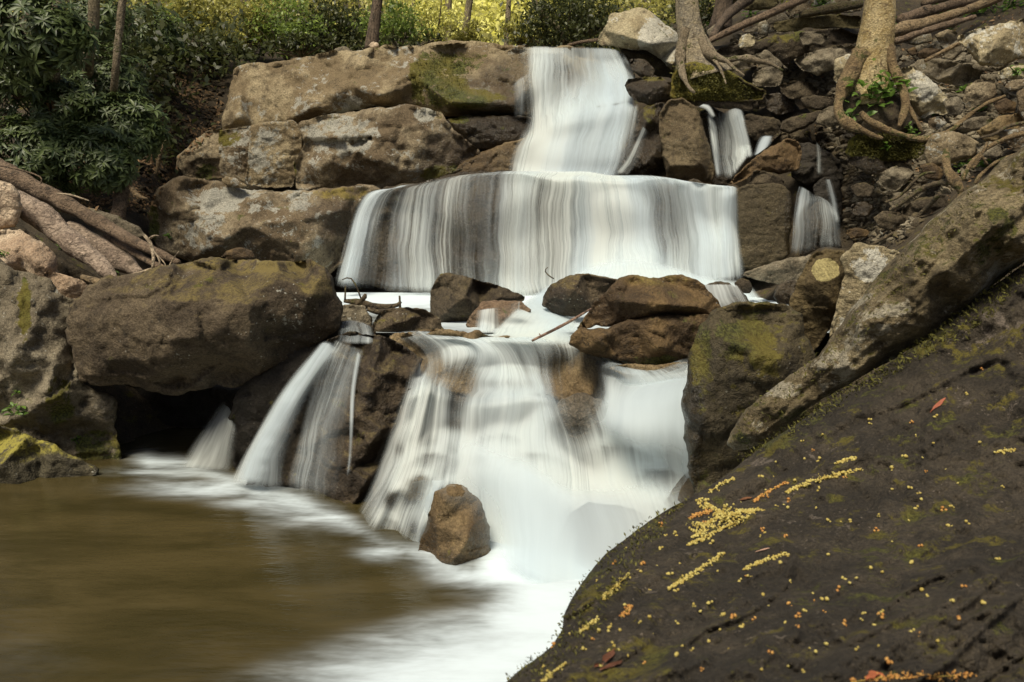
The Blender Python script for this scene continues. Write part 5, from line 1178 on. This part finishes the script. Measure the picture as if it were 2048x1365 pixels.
tree('big golden barked tree on the right bank with spreading roots', '1762,-80,9.3,31 1758,-10,9.3,33 1752,60,9.3,34 1744,110,9.3,38 1736,150,9.3,45 1730,185,9.3,54 1728,215,9.3,64', BARKG, roots=[
    '1722,110,9.2,18.7 1700,150,9.1,16.1 1684,185,9.0,11.9 1677,215,8.9,9.3 1682,238,8.8,8.5 1700,254,8.75,7.6 1722,262,8.75,5.1', '1768,90,9.2,15.3 1786,135,9.1,12.8 1802,172,9.0,9.3 1811,205,8.85,7.6 1806,232,8.8,6.0 1798,254,8.75,3.4',
    '1808,195,8.9,6.0 1826,230,8.8,4.2 1845,265,8.75,2.5', '1722,226,8.85,6.0 1748,248,8.75,6.8 1788,265,8.7,6.0 1830,277,8.65,6.0 1862,277,8.6,6.4 1900,262,8.6,5.5 1930,238,8.65,4.7 1965,212,8.65,3.8 2010,192,8.65,2.5',
    '1690,235,8.8,5.1 1735,266,8.7,5.1 1765,278,8.7,2.5'], rmat=ROOTM,
    crown=(P(1760, -500, 9.6)[0] + 1.2, 10, 8.2, 2.4, 2.0, 1.2, 2400, .12), rough=.21, segs=28)

def loose(name, label, cat, pts, mat, extra=(), segs=10, group=None, rough=.15, step=.04):
    if not extra:
        return tag(tube(name, pts, mat, segs=segs, rough=rough, step=step), label, cat, group)
    o = join_tubes(name, [pts, *extra], mat, segs=segs, rough=rough, step=step)
    return tag(o, label, cat, group)
rg = 'roots crossing the right bank'
loose('root', 'thick looping root standing upright beside the long mossy slab', 'root', '1893,300,7.6,5.0 1892,325,7.5,6.5 1900,350,7.4,7.9 1918,372,7.3,7.9 1922,392,7.3,6.5 1908,412,7.2,4.3', ROOTM, segs=8, rough=.24, group=rg)
loose('root', 'long thin root running from the right edge down to the looping root', 'root', '2080,262,7.6,5.0 2030,272,7.6,5.0 1985,290,7.5,4.3 1950,318,7.5,4.3 1932,345,7.4,5.0 1924,362,7.4,5.0', ROOTM, segs=8, rough=.24, group=rg)
loose('root', 'thin golden root lying along the upper edge of the long mossy slab', 'root', '2080,296,6.6,3.6 2030,310,6.7,4.0 1990,326,6.8,3.6 1962,350,6.8,3.6 1950,368,6.8,2.9', ROOTM, segs=8, rough=.24, group=rg)
loose('root', 'dark mossy root creeping left from the looping root', 'root', '1905,365,7.4,5.8 1870,368,7.6,5.0 1838,382,7.7,5.0 1810,402,7.8,4.3 1785,420,7.9,2.9', ROOTD, segs=8, rough=.24, group=rg)
loose('root', 'lowest dark root curving into the shaded rubble', 'root', '1880,388,7.4,4.3 1850,420,7.6,4.3 1820,448,7.7,4.3 1780,470,7.8,3.6 1740,492,7.9,2.9', ROOTD, segs=8, rough=.24, group=rg)
loose('root', 'short forked root above the looping root', 'root', '1975,285,7.5,3.6 1962,312,7.4,3.6 1945,340,7.4,3.6', ROOTM, ['1962,312,7.4,2.9 1975,330,7.4,2.2'], segs=8, rough=.24, group=rg)
loose('root', 'thin root threading between the bank stones at the right edge', 'root', '2080,240,8.0,2.9 2020,252,7.9,3.6 1990,268,7.9,2.9 1960,276,7.9,2.2', ROOTD, segs=6, group=rg)
loose('root', 'thin dark root hanging across the shaded rubble', 'root', '1870,345,7.9,2.9 1840,352,7.9,2.9 1800,392,8.0,2.9 1770,405,8.0,2.2', ROOTD, segs=6, group=rg)
loose('fallen_log', 'thin brown fallen log slanting up between the two trees', 'log', '1412,86,11.3,5 1460,62,11.4,6.5 1520,36,11.6,7 1580,10,11.8,7.5 1640,-18,12,8', LOGM)
loose('fallen_log', 'short dark fallen log crossing behind the thin brown log', 'log', '1424,76,11.7,7 1440,48,12,7 1462,25,12.3,9 1500,-5,12.6,12', BARKD)
loose('fallen_log', 'thick golden fallen log sloping down to the right side of the big tree', 'log', '1782,64,10.2,12 1830,52,10.3,12 1880,38,10.4,10 1940,18,10.6,9 2000,-6,10.8,9', LOGG, rough=.2)
loose('fallen_log', 'dark fallen log lying above the thick golden log', 'log', '1836,30,11.2,8 1890,14,11.3,9 1950,-2,11.4,10 2010,-20,11.5,10', LOGM)
loose('fallen_log', 'uppermost short log at the top edge of the right bank', 'log', '1845,8,11.9,6 1890,-4,12,7 1940,-14,12,7', LOGM)
loose('fallen_log', 'long dead barkless log slanting down the left bank', 'log', '-60,300,8.0,17 0,338,7.8,18 60,370,7.7,17 120,402,7.6,16 200,446,7.4,14 260,480,7.2,12 320,508,7.0,9 358,526,6.9,5', LOGM, rough=.18)
loose('fallen_log', 'mossy rotten log lying across the top of the long mossy shelf', 'log', '1600,30,11.9,7 1650,20,11.9,9 1700,12,11.8,8 1724,8,11.8,6', LOGX)
loose('fallen_log', 'short brown log end between the stacked logs at the top right', 'log', '1800,40,10.9,10 1842,26,11.0,11 1862,18,11.0,9', LOGM, rough=.2)
loose('fallen_log', 'lowest thin log under the thick golden log', 'log', '1790,84,9.9,5 1840,66,10.0,6 1900,48,10.1,6 1950,34,10.2,4', LOGM, rough=.24)
loose('fallen_log', 'slim log resting on the pale flat boulder at the top right', 'log', '1850,122,9.4,3 1900,96,9.4,4 1960,70,9.4,4 1990,56,9.4,3', LOGG, rough=.24)
loose('fallen_log', 'thick weathered grey log below the long dead log', 'log', '10,385,7.4,12 50,412,7.3,20 100,448,7.2,25 160,496,7.1,24 205,535,7.0,17 232,560,6.9,7', LOGP, segs=16, rough=.24)
loose('fallen_log', 'short pinkish weathered log right of the thick grey log', 'log', '140,452,7.6,10 170,474,7.5,18 215,505,7.4,21 255,530,7.3,19 282,548,7.2,9', LOGP, segs=16, rough=.24)
loose('fallen_log', 'slim broken log end lying between the weathered logs and the huge boulder', 'log', '165,555,6.9,6 200,566,6.8,8 240,580,6.7,6', LOGG, rough=.24)
loose('fallen_log', 'second thin dead log beneath the long one near the pale branch', 'log', '210,470,7.5,5 260,500,7.3,7 300,524,7.1,6 340,540,6.9,4', LOGM, rough=.2)
loose('branch', 'pale bare branch leaning on the left end of the huge boulder', 'branch', '288,470,6.6,3 298,482,6.6,4 305,500,6.6,3.5 307,520,6.5,3 304,542,6.5,2.5', TWIG,
      ['298,478,6.6,2.5 308,472,6.6,2 318,472,6.6,1', '305,500,6.6,2 318,518,6.5,2 320,540,6.5,1.5', '308,505,6.6,1.5 328,525,6.5,1.2 332,538,6.5,1', '358,503,6.5,1 345,520,6.5,1.6 338,534,6.5,1.6', '304,538,6.5,3 280,545,6.5,2.5 250,554,6.5,2 225,560,6.5,1'], segs=6)
loose('tree_stump', 'split reddish brown stump under the rhododendrons', 'stump', '256,345,9.2,9 248,375,9.2,12 240,405,9.1,15 232,440,9.1,18', LOGM, rough=.3)
loose('root', 'yellowish root hooked over the reddish brown stump', 'root', '252,350,9.0,5.8 262,375,9.0,6.5 276,392,8.9,4.3 295,398,8.9,2.2', LOGG, segs=8)
loose('branch', 'short orange dead stick standing against the dark bank', 'branch', '331,278,10,2 322,305,10,3 317,325,10,4 312,352,10,3', LOGG, segs=6)
loose('branch', 'thin twig lying over the dead log at the far left', 'branch', '0,332,7.5,1.5 40,340,7.5,2 80,354,7.5,1.5 82,368,7.5,1', LOGM, segs=5)
loose('branch', 'pale twig lying across the middle of the dead log', 'branch', '112,388,7.3,1 140,390,7.3,2 178,402,7.3,1.5', TWIG, segs=5)
loose('branch', 'bare reddish stick propped against the large ochre boulder', 'branch', '1064,682,5.0,2.5 1100,664,5.05,3 1140,643,5.1,3 1182,618,5.2,2', bark_mat('stick', (.26, .15, .10), (.34, .22, .15), stretch=1), ['1084,673,5.0,1.5 1078,668,5.0,1.2'], segs=6)
loose('driftwood', 'tangle of dark driftwood caught right of the huge boulder', 'driftwood', '688,602,6.6,4 720,606,6.6,8 750,614,6.6,8 790,612,6.6,5 802,604,6.6,3', ROOTD,
      ['712,610,6.5,4 728,596,6.5,5 731,588,6.5,2', '800,616,6.5,2.5 799,592,6.5,2', '722,598,6.5,1.8 712,572,6.5,1.5 700,556,6.5,1.5 684,560,6.5,1', '690,600,6.5,2 691,572,6.5,1.5', '735,618,6.4,5 760,625,6.4,6 790,618,6.4,3'], segs=7)
loose('twig', 'tiny bare twig sticking up in front of the middle curtain', 'twig', '1108,558,6.9,1.2 1098,552,6.9,1.4 1090,542,6.9,1.2 1096,535,6.9,.8', ROOTD, segs=5)
loose('branch', 'thin curved root on the cliff edge left of the white faced boulder', 'branch', '1136,91,11.6,3 1165,84,11.5,3 1196,80,11.4,3', LOGM, segs=6)

# small green plants
def plant(label, px, py, r, n, leaf, mat=FRESH, Y=None, seed=0, name='small_plant', wd=.5, group='small green plants on the banks', up=1.0):
    h = hit(px, py); g = ghit(px, py)
    c = None
    if Y is not None: c = np.array(P(px, py, Y))
    elif h is not None and (g is None or h[0].y < g[0].y): c = np.array(h[0])
    elif g is not None: c = np.array(g[0])
    else: return
    s = c[1] / F; rng = np.random.RandomState(seed + int(px))
    q = c + rng.normal(0, .5, (n, 3)) * np.array([r * s, r * s * .5, r * s * .8]) + np.array([0, -.04, r * s * .4])
    dr = rng.normal(0, 1, (n, 3)) * np.array([1, 1, .5]) + np.array([0, -.3, .3 * up]); nr = np.array([0, -.5, 1]) + rng.normal(0, .35, (n, 3))
    root = empty(name, c); tag(root, label, 'plant', group)
    LL = leaf * s * rng.uniform(.7, 1.25, n)
    f = leaves('foliage', q, dr, nr, LL, LL * wd, mat, rng=rng, fine=True); f.parent = root; f.location -= root.location
    st = join_tubes('stem', [[[*c, 1.3 * s], [*(c * .4 + q[i] * .6), 1.0 * s], [*q[i], .6 * s]] for i in range(0, n, max(1, n // 6))], FRESH if mat is FRESH else BARKD, px=False, segs=4, step=.05)
    st.parent = root; st.location -= root.location
pl = [('sapling with drooping green leaves at the foot of the big tree', 1742, 205, 40, 44, 22), ('leafy sprig on the right root of the big tree', 1785, 190, 26, 18, 26), ('upright sprig in front of the big golden trunk', 1745, 118, 22, 12, 26),
      ('bright leafy sprig left of the big tree roots', 1700, 235, 12, 7, 16), ('tall sprig at the right side of the big trunk', 1790, 55, 24, 14, 22), ('fern green tuft at the top right corner', 1950, 30, 30, 60, 12),
      ('dense green tuft cut by the top right corner', 2015, 18, 36, 90, 12), ('green tuft above the largest pale boulder', 1900, 55, 20, 26, 12), ('small green tuft among stones left of the mossy ledges', 1582, 35, 20, 34, 9),
      ('green tuft under the pale tilted slab', 1868, 232, 22, 40, 9), ('green sprig above the long root on the right bank', 1925, 180, 16, 22, 10), ('tiny green sprig beside the rounded speckled boulder', 1955, 225, 14, 20, 10),
      ('green sprig near the thick looping root', 1925, 338, 14, 18, 12), ('green leaves between the roots near the right edge', 1965, 335, 14, 18, 12), ('small leaves in front of the moss cushion', 1770, 296, 10, 8, 14),
      ('low green leaves at the right end of the moss cushion', 1818, 270, 16, 22, 10), ('green leaves at the edge of the flat grey angular slab', 1812, 368, 9, 10, 9), ('small green sprig by the right edge stones', 2035, 150, 14, 18, 10),
      ('bright heart shaped leaves on the grey cliff above the pollen covered rock', 52, 825, 26, 12, 15), ('single pale green leaf pair at the lower left cliff', 22, 820, 8, 4, 13), ('tiny green sprig at the left side of the cave', 155, 878, 9, 8, 9),
      ('green vine leaves between the sunlit rock and the long grey slab', 128, 498, 12, 20, 7), ('green leaves on the sunlit rock at the left edge', 8, 510, 12, 24, 8), ('small green leaf cluster near the pale bare branch', 236, 545, 9, 9, 8),
      ('small green plant on the left end of the lichened ledge', 338, 475, 9, 14, 8), ('green plant growing out of the middle of the grey cliff', 40, 785, 8, 6, 8), ('green fern on the cliff top behind the left end', 492, 118, 16, 30, 9), ('mossy green tuft on the highest ledge behind the big tree', 1640, 12, 26, 50, 9), ('green tuft beside the thin fallen log', 1500, 30, 16, 24, 9), ('green tuft on the soil between the stacked logs', 1880, 28, 26, 44, 11), ('broad green tuft at the top edge above the stacked logs', 1985, -5, 40, 80, 12), ('green tuft beside the dark red trunk at the top', 1420, 50, 14, 20, 8), ('low green leaves on the left of the cliff top', 620, 110, 10, 16, 7)]
for i, (lab, x, y, r, n, lf) in enumerate(pl):
    plant(lab, x, y, r, n, lf, seed=i)

def vis(px, py):
    """what the eye meets first: rock or ground"""
    h = hit(px, py); g = ghit(px, py)
    if h is None and g is None: return None
    if g is None or (h is not None and h[0].y < g[0].y): return h[0], h[1], True
    return g[0], g[1], False

# rubble, leaf litter and moss tufts: nobody could count them
def scatter_stones(name, n, seed, region, smin, smax, mat):
    rng = np.random.RandomState(seed); poly = parse(region); lo, hi = poly.min(0), poly.max(0)
    ico = bmesh.new(); bmesh.ops.create_icosphere(ico, subdivisions=2, radius=1.0)
    bv = np.array([v.co[:] for v in ico.verts]); bf = [tuple(v.index for v in f.verts) for f in ico.faces]; ico.free()
    V = []; Fc = []; b = 0; c = 0; tries = 0
    while c < n and tries < n * 6:
        tries += 1
        q = rng.uniform(lo, hi)
        if not inside(q[None], poly)[0]: continue
        v = vis(*q)
        if v is None or v[2]: continue
        s = rng.uniform(smin, smax) ** 1.0 * v[0].y / F
        sh = rng.uniform(.5, 1.0, 3) * np.array([1.5, 1.1, .6])
        pts = bv.copy()
        for _ in range(7):
            nrm = unit(rng.normal(0, 1, 3)); d = rng.uniform(.45, .8); k = pts @ nrm; pts -= np.outer(np.maximum(k - d, 0), nrm)
        M = Matrix.Rotation(rng.rand() * 6.28, 3, 'Z') @ Matrix.Rotation(rng.normal(0, .5), 3, 'X') @ Matrix.Rotation(rng.normal(0, .5), 3, 'Y')
        pts = (pts * sh) @ np.array(M).T * s + np.array(v[0])
        V.append(pts); Fc += [tuple(i + b for i in f) for f in bf]; b += len(pts); c += 1
    o = mkmesh(name, np.vstack(V), Fc, mat, flat=True); o['kind'] = 'stuff'
    return o
scatter_stones('rubble', 1500, 3, '1420,120 1480,70 1600,20 1700,60 1700,110 1800,110 1900,70 2048,130 2048,290 1950,350 1850,420 1800,490 1700,480 1690,380 1640,290 1700,200 1560,160', 3, 13, GREY)
scatter_stones('dark_rubble', 260, 5, '1560,270 1700,250 1720,330 1860,330 1880,400 1800,500 1690,490 1690,400 1590,350', 4, 15, DARKB)
scatter_stones('bank_rubble', 240, 6, '290,240 340,140 450,140 440,260 360,320 300,420 270,430', 3, 10, SOIL)

def litter(name, n, seed, region, lf, mat, wd=.45, stand=0.0, bare=False):
    rng = np.random.RandomState(seed); poly = parse(region); lo, hi = poly.min(0), poly.max(0)
    q = rng.uniform(lo, hi, (n * 3, 2)); q = q[inside(q, poly)][:n]; pos = []; nr = []; LL = []
    for a in q:
        v = vis(*a)
        if v is None or (bare and v[2]): continue
        nn = np.array(v[1]); nn = nn if nn[2] > -.2 else nn; 
        pos.append(np.array(v[0]) + nn * .006 + np.array([0, -.004, .002])); nr.append(nn + rng.normal(0, .25, 3)); LL.append(lf * v[0].y / F * rng.uniform(.5, 1.4))
    pos = np.array(pos); nr = unit(np.array(nr)); LL = np.array(LL)
    t = rng.normal(0, 1, pos.shape); t = t - (t * nr).sum(1, keepdims=True) * nr; t = unit(t) + nr * stand
    o = leaves(name, pos, t, nr, LL, LL * wd, mat, rng=rng); o['kind'] = 'stuff'
    return o
litter('leaf_litter', 2600, 8, '290,240 340,120 450,140 440,260 360,320 300,430 150,420 30,370 0,330 200,300', 9, LITTER)
litter('bank_litter', 2200, 9, '1420,120 1480,60 1640,10 1700,100 1800,90 2048,20 2048,290 1900,400 1780,500 1690,480 1690,380 1600,270 1700,200 1560,160', 8, LITTER, bare=True)
MOSSL = leaf_mat('moss_tuft', (0.045, 0.045, 0.008), (0.15, 0.14, 0.025), .2, .8)
def moss_tufts(name, n, seed, region, lf):
    return litter(name, n, seed, region, lf, MOSSL, .35, 1.4)
moss_tufts('moss_on_bank', 2200, 11, '1345,130 1440,150 1530,185 1520,200 1350,196', 6)
moss_tufts('moss_on_cushion', 2600, 12, '1692,305 1722,268 1770,266 1850,290 1846,318 1745,318', 6)
moss_tufts('moss_on_rock_edge', 1500, 13, '1010,1365 1128,1235 1165,1165 1240,1085 1330,1020 1385,995 1330,1070 1240,1180 1180,1290 1120,1365', 9)
moss_tufts('moss_in_seam', 3500, 14, '1470,905 1560,850 1690,770 1850,680 1990,575 2048,520 2048,570 1980,640 1850,720 1700,810 1560,890 1480,930', 9)
moss_tufts('moss_on_slab', 1800, 15, '1465,880 1500,810 1600,745 1680,670 1760,570 1900,420 1990,350 1960,420 1800,600 1700,700 1600,790 1500,870', 7)
moss_tufts('moss_on_cliff', 900, 16, '830,120 870,105 960,110 930,180 880,220 820,200', 5)

# fallen oak catkins on the foreground rock
CATK = leaf_mat('catkin_yellow', (0.40, 0.29, 0.06), (0.60, 0.52, 0.17), .15, .8)
CATO = leaf_mat('catkin_orange', (0.40, 0.17, 0.04), (0.58, 0.33, 0.09), .15, .8)
_ic = bmesh.new(); bmesh.ops.create_icosphere(_ic, subdivisions=1, radius=1.0)
ICV = np.array([v.co[:] for v in _ic.verts]); ICF = [tuple(v.index for v in f.verts) for f in _ic.faces]; _ic.free()
def buds(name, pts, r, mat, rng, parent=None, origin=None):
    V = []; Fc = []; T = []; b = 0
    for i, p in enumerate(pts):
        q = ICV * (1 + rng.uniform(-.25, .25, (12 if len(ICV) == 12 else len(ICV), 1))) * r[i] * rng.uniform(.7, 1.2, 3) + p
        V.append(q); Fc += [tuple(k + b for k in f) for f in ICF]; b += len(q); T += [rng.rand()] * len(q)
    return mkmesh(name, np.vstack(V), Fc, mat, parent=parent, attrs={'tone': T}, origin=origin)
def catkin(label, path, width, n, mat=CATK, seed=0, bud=2.6):
    n = int(n * 1.45)
    rng = np.random.RandomState(900 + seed); a = catmull(parse(path), 24)
    cen = []
    for x, y in a:
        h = hit(x, y, [fore, slab]) ; 
        if h: cen.append((np.array(h[0]), np.array(h[1]), h[0].y))
    if len(cen) < 3: return
    root = empty('catkin', cen[0][0]); tag(root, label, 'catkin', 'fallen catkins on the foreground rock')
    pts = []; rr = []
    for i in range(n):
        t = rng.rand() * (len(cen) - 1.001); k = int(t); f = t - k
        c = cen[k][0] * (1 - f) + cen[k + 1][0] * f; nn = cen[k][1]; s = cen[k][2] / F
        tt = unit(cen[k + 1][0] - cen[k][0]); sd_ = np.cross(tt, nn)
        w = rng.normal(0, .6) * width * (.5 + .5 * math.sin(math.pi * (t / len(cen))))
        pts.append(c + sd_ * w * s + nn * rng.uniform(.3, 1.0) * bud * s * (1.6 if abs(w) < width * .5 else .8)); rr.append(bud * s * rng.uniform(.4, 1.35))
    o = buds('flower_buds', pts, rr, mat, rng); o.parent = root; o.location -= root.location
    st = tube('stalk', [[*(c + nn * 2 * Y_ / F), 1.2 * Y_ / F] for c, nn, Y_ in cen[::4]], CATK, px=False, segs=5, step=.01); st.parent = root; st.location -= root.location
ck = [('largest heap of tangled yellow catkins on the foreground rock', '1388,1078 1420,1046 1460,1032 1512,1022', 34, 480, CATK), ('orange catkin lying across the left end of the largest heap', '1378,1040 1400,1030 1425,1024', 6, 60, CATO),
      ('lower strand of the largest catkin heap', '1378,1092 1400,1082 1440,1062 1500,1034', 9, 150, CATK), ('upper strand of the largest catkin heap', '1410,1012 1430,1020 1450,1040', 9, 90, CATK),
      ('fluffy yellow catkin below the largest heap', '1342,1178 1370,1160 1400,1140 1448,1108', 9, 150, CATK), ('yellow catkin right of the fluffy one below a red scale', '1488,1142 1515,1128 1545,1118 1575,1108', 8, 110, CATK),
      ('longest orange tipped catkin high on the foreground rock', '1572,988 1610,970 1660,954 1722,940', 8, 150, CATK), ('thin orange catkin above the largest heap', '1508,1006 1530,990 1574,966', 6, 70, CATO),
      ('small catkin on the upper silhouette of the foreground rock', '1418,988 1440,972 1470,958', 6, 50, CATK), ('catkin hanging near the left silhouette of the foreground rock', '1205,1202 1225,1180 1258,1150', 8, 70, CATK),
      ('yellow catkin clump above the red leaves at the lower left of the rock', '1162,1268 1178,1252 1198,1240', 11, 70, CATK), ('small orange catkin clump left of the middle of the foreground rock', '1242,1236 1252,1224 1262,1212', 7, 40, CATO),
      ('catkin at the bottom edge left of the foreground rock', '1084,1366 1105,1348 1132,1330', 9, 80, CATK), ('loose catkin fragment near the top of the long catkin', '1672,930 1692,922 1712,918', 9, 40, CATK),
      ('large orange catkin cut by the bottom edge of the picture', '1700,1366 1780,1356 1860,1352 1950,1350', 11, 160, CATO), ('short catkin at the right edge high on the foreground rock', '1990,908 2012,904 2035,902', 6, 26, CATK), ('yellow green catkin tuft left of the tall mossy block', '1396,1010 1402,1000 1400,1016', 8, 26, CATK)]
for i, (lab, path, w, n, m) in enumerate(ck):
    catkin(lab, path, w, n, m, seed=i)
# single fallen buds: individuals that nothing tells apart
rng = np.random.RandomState(77)
protos = []
fp = parse('1060,1350 1130,1240 1240,1100 1400,1000 1560,910 1750,800 2040,640 2040,1350')
cnt = 0
gl = 'scattered single flower buds on the foreground rock'
for _ in range(2000):
    if cnt >= 190: break
    q = rng.uniform(fp.min(0), fp.max(0))
    if not inside(q[None], fp)[0]: continue
    if rng.rand() > math.exp(-((q[0] - 1450) / 420) ** 2 - ((q[1] - 1080) / 330) ** 2) + .28: continue
    h = hit(q[0], q[1], [fore])
    if not h: continue
    s = h[0].y / F; pos = np.array(h[0]) + np.array(h[1]) * 1.5 * s
    if len(protos) < 6:
        k = rng.randint(1, 4); pts = rng.normal(0, 2.6, (k, 3)) * .0012 ; o = buds('flower_bud', pts, np.full(k, .0042), CATO if len(protos) == 5 else CATK, rng, origin=np.zeros(3)); protos.append(o)
    else:
        o = protos[rng.randint(0, 6)].copy(); COL.objects.link(o)
    o.location = pos; o.scale = [max(.55, min(1.1, .75)) * rng.uniform(.7, 1.4) * (h[0].y / 1.5) ** .5] * 3; o.rotation_euler = rng.uniform(0, 6, 3)
    tag(o, 'tiny single yellow flower bud lying loose on the dark foreground rock', 'flower bud', gl); cnt += 1
# red scales and dead leaves on the foreground rock
def scale_leaf(label, path, w, col, name='dead_leaf'):
    a = catmull(parse(path), 9); R_ = []
    for x, y in a:
        h = hit(x, y, [fore, slab]); R_.append((np.array(h[0]), np.array(h[1]), h[0].y))
    V = []
    for i, (c, nn, Y_) in enumerate(R_):
        t = unit(R_[min(i + 1, 8)][0] - R_[max(i - 1, 0)][0]); sd_ = np.cross(t, nn); k = math.sin(math.pi * (i + .25) / 8.5) * w * Y_ / F
        for e in (-1, 0, 1): V.append(c + nn * (.003 + .6 * abs(e) * w * Y_ / F * .5) + sd_ * e * k)
    Fc = [(i * 3 + j, i * 3 + j + 1, i * 3 + j + 4, i * 3 + j + 3) for i in range(8) for j in range(2)]
    m = leaf_mat('scale_' + str(len(bpy.data.materials)), col, tuple(x * 1.5 for x in col), .1, .6)
    return tag(mkmesh(name, V, Fc, m, attrs={'tone': np.random.RandomState(3).rand(len(V))}), label, 'leaf')
scale_leaf('small red bud scale on the upper right of the foreground rock', '1862,828 1875,812 1892,796', 4, (.28, .09, .05))
scale_leaf('pinkish dead scale above the right hand catkin', '1512,1108 1525,1104 1538,1100', 5, (.45, .28, .2))
scale_leaf('curled red brown dead leaf low on the left of the foreground rock', '1190,1330 1215,1318 1232,1302', 8, (.13, .05, .025))
scale_leaf('second curled red brown leaf below the first one', '1200,1345 1222,1336 1246,1326', 7, (.10, .04, .02))
scale_leaf('brown papery scale just above the largest heap of catkins', '1480,1004 1492,1000 1506,998', 5, (.16, .07, .03))
scale_leaf('reddish stem piece at the bottom right of the foreground rock', '1730,1366 1748,1352 1768,1358', 9, (.4, .12, .05))
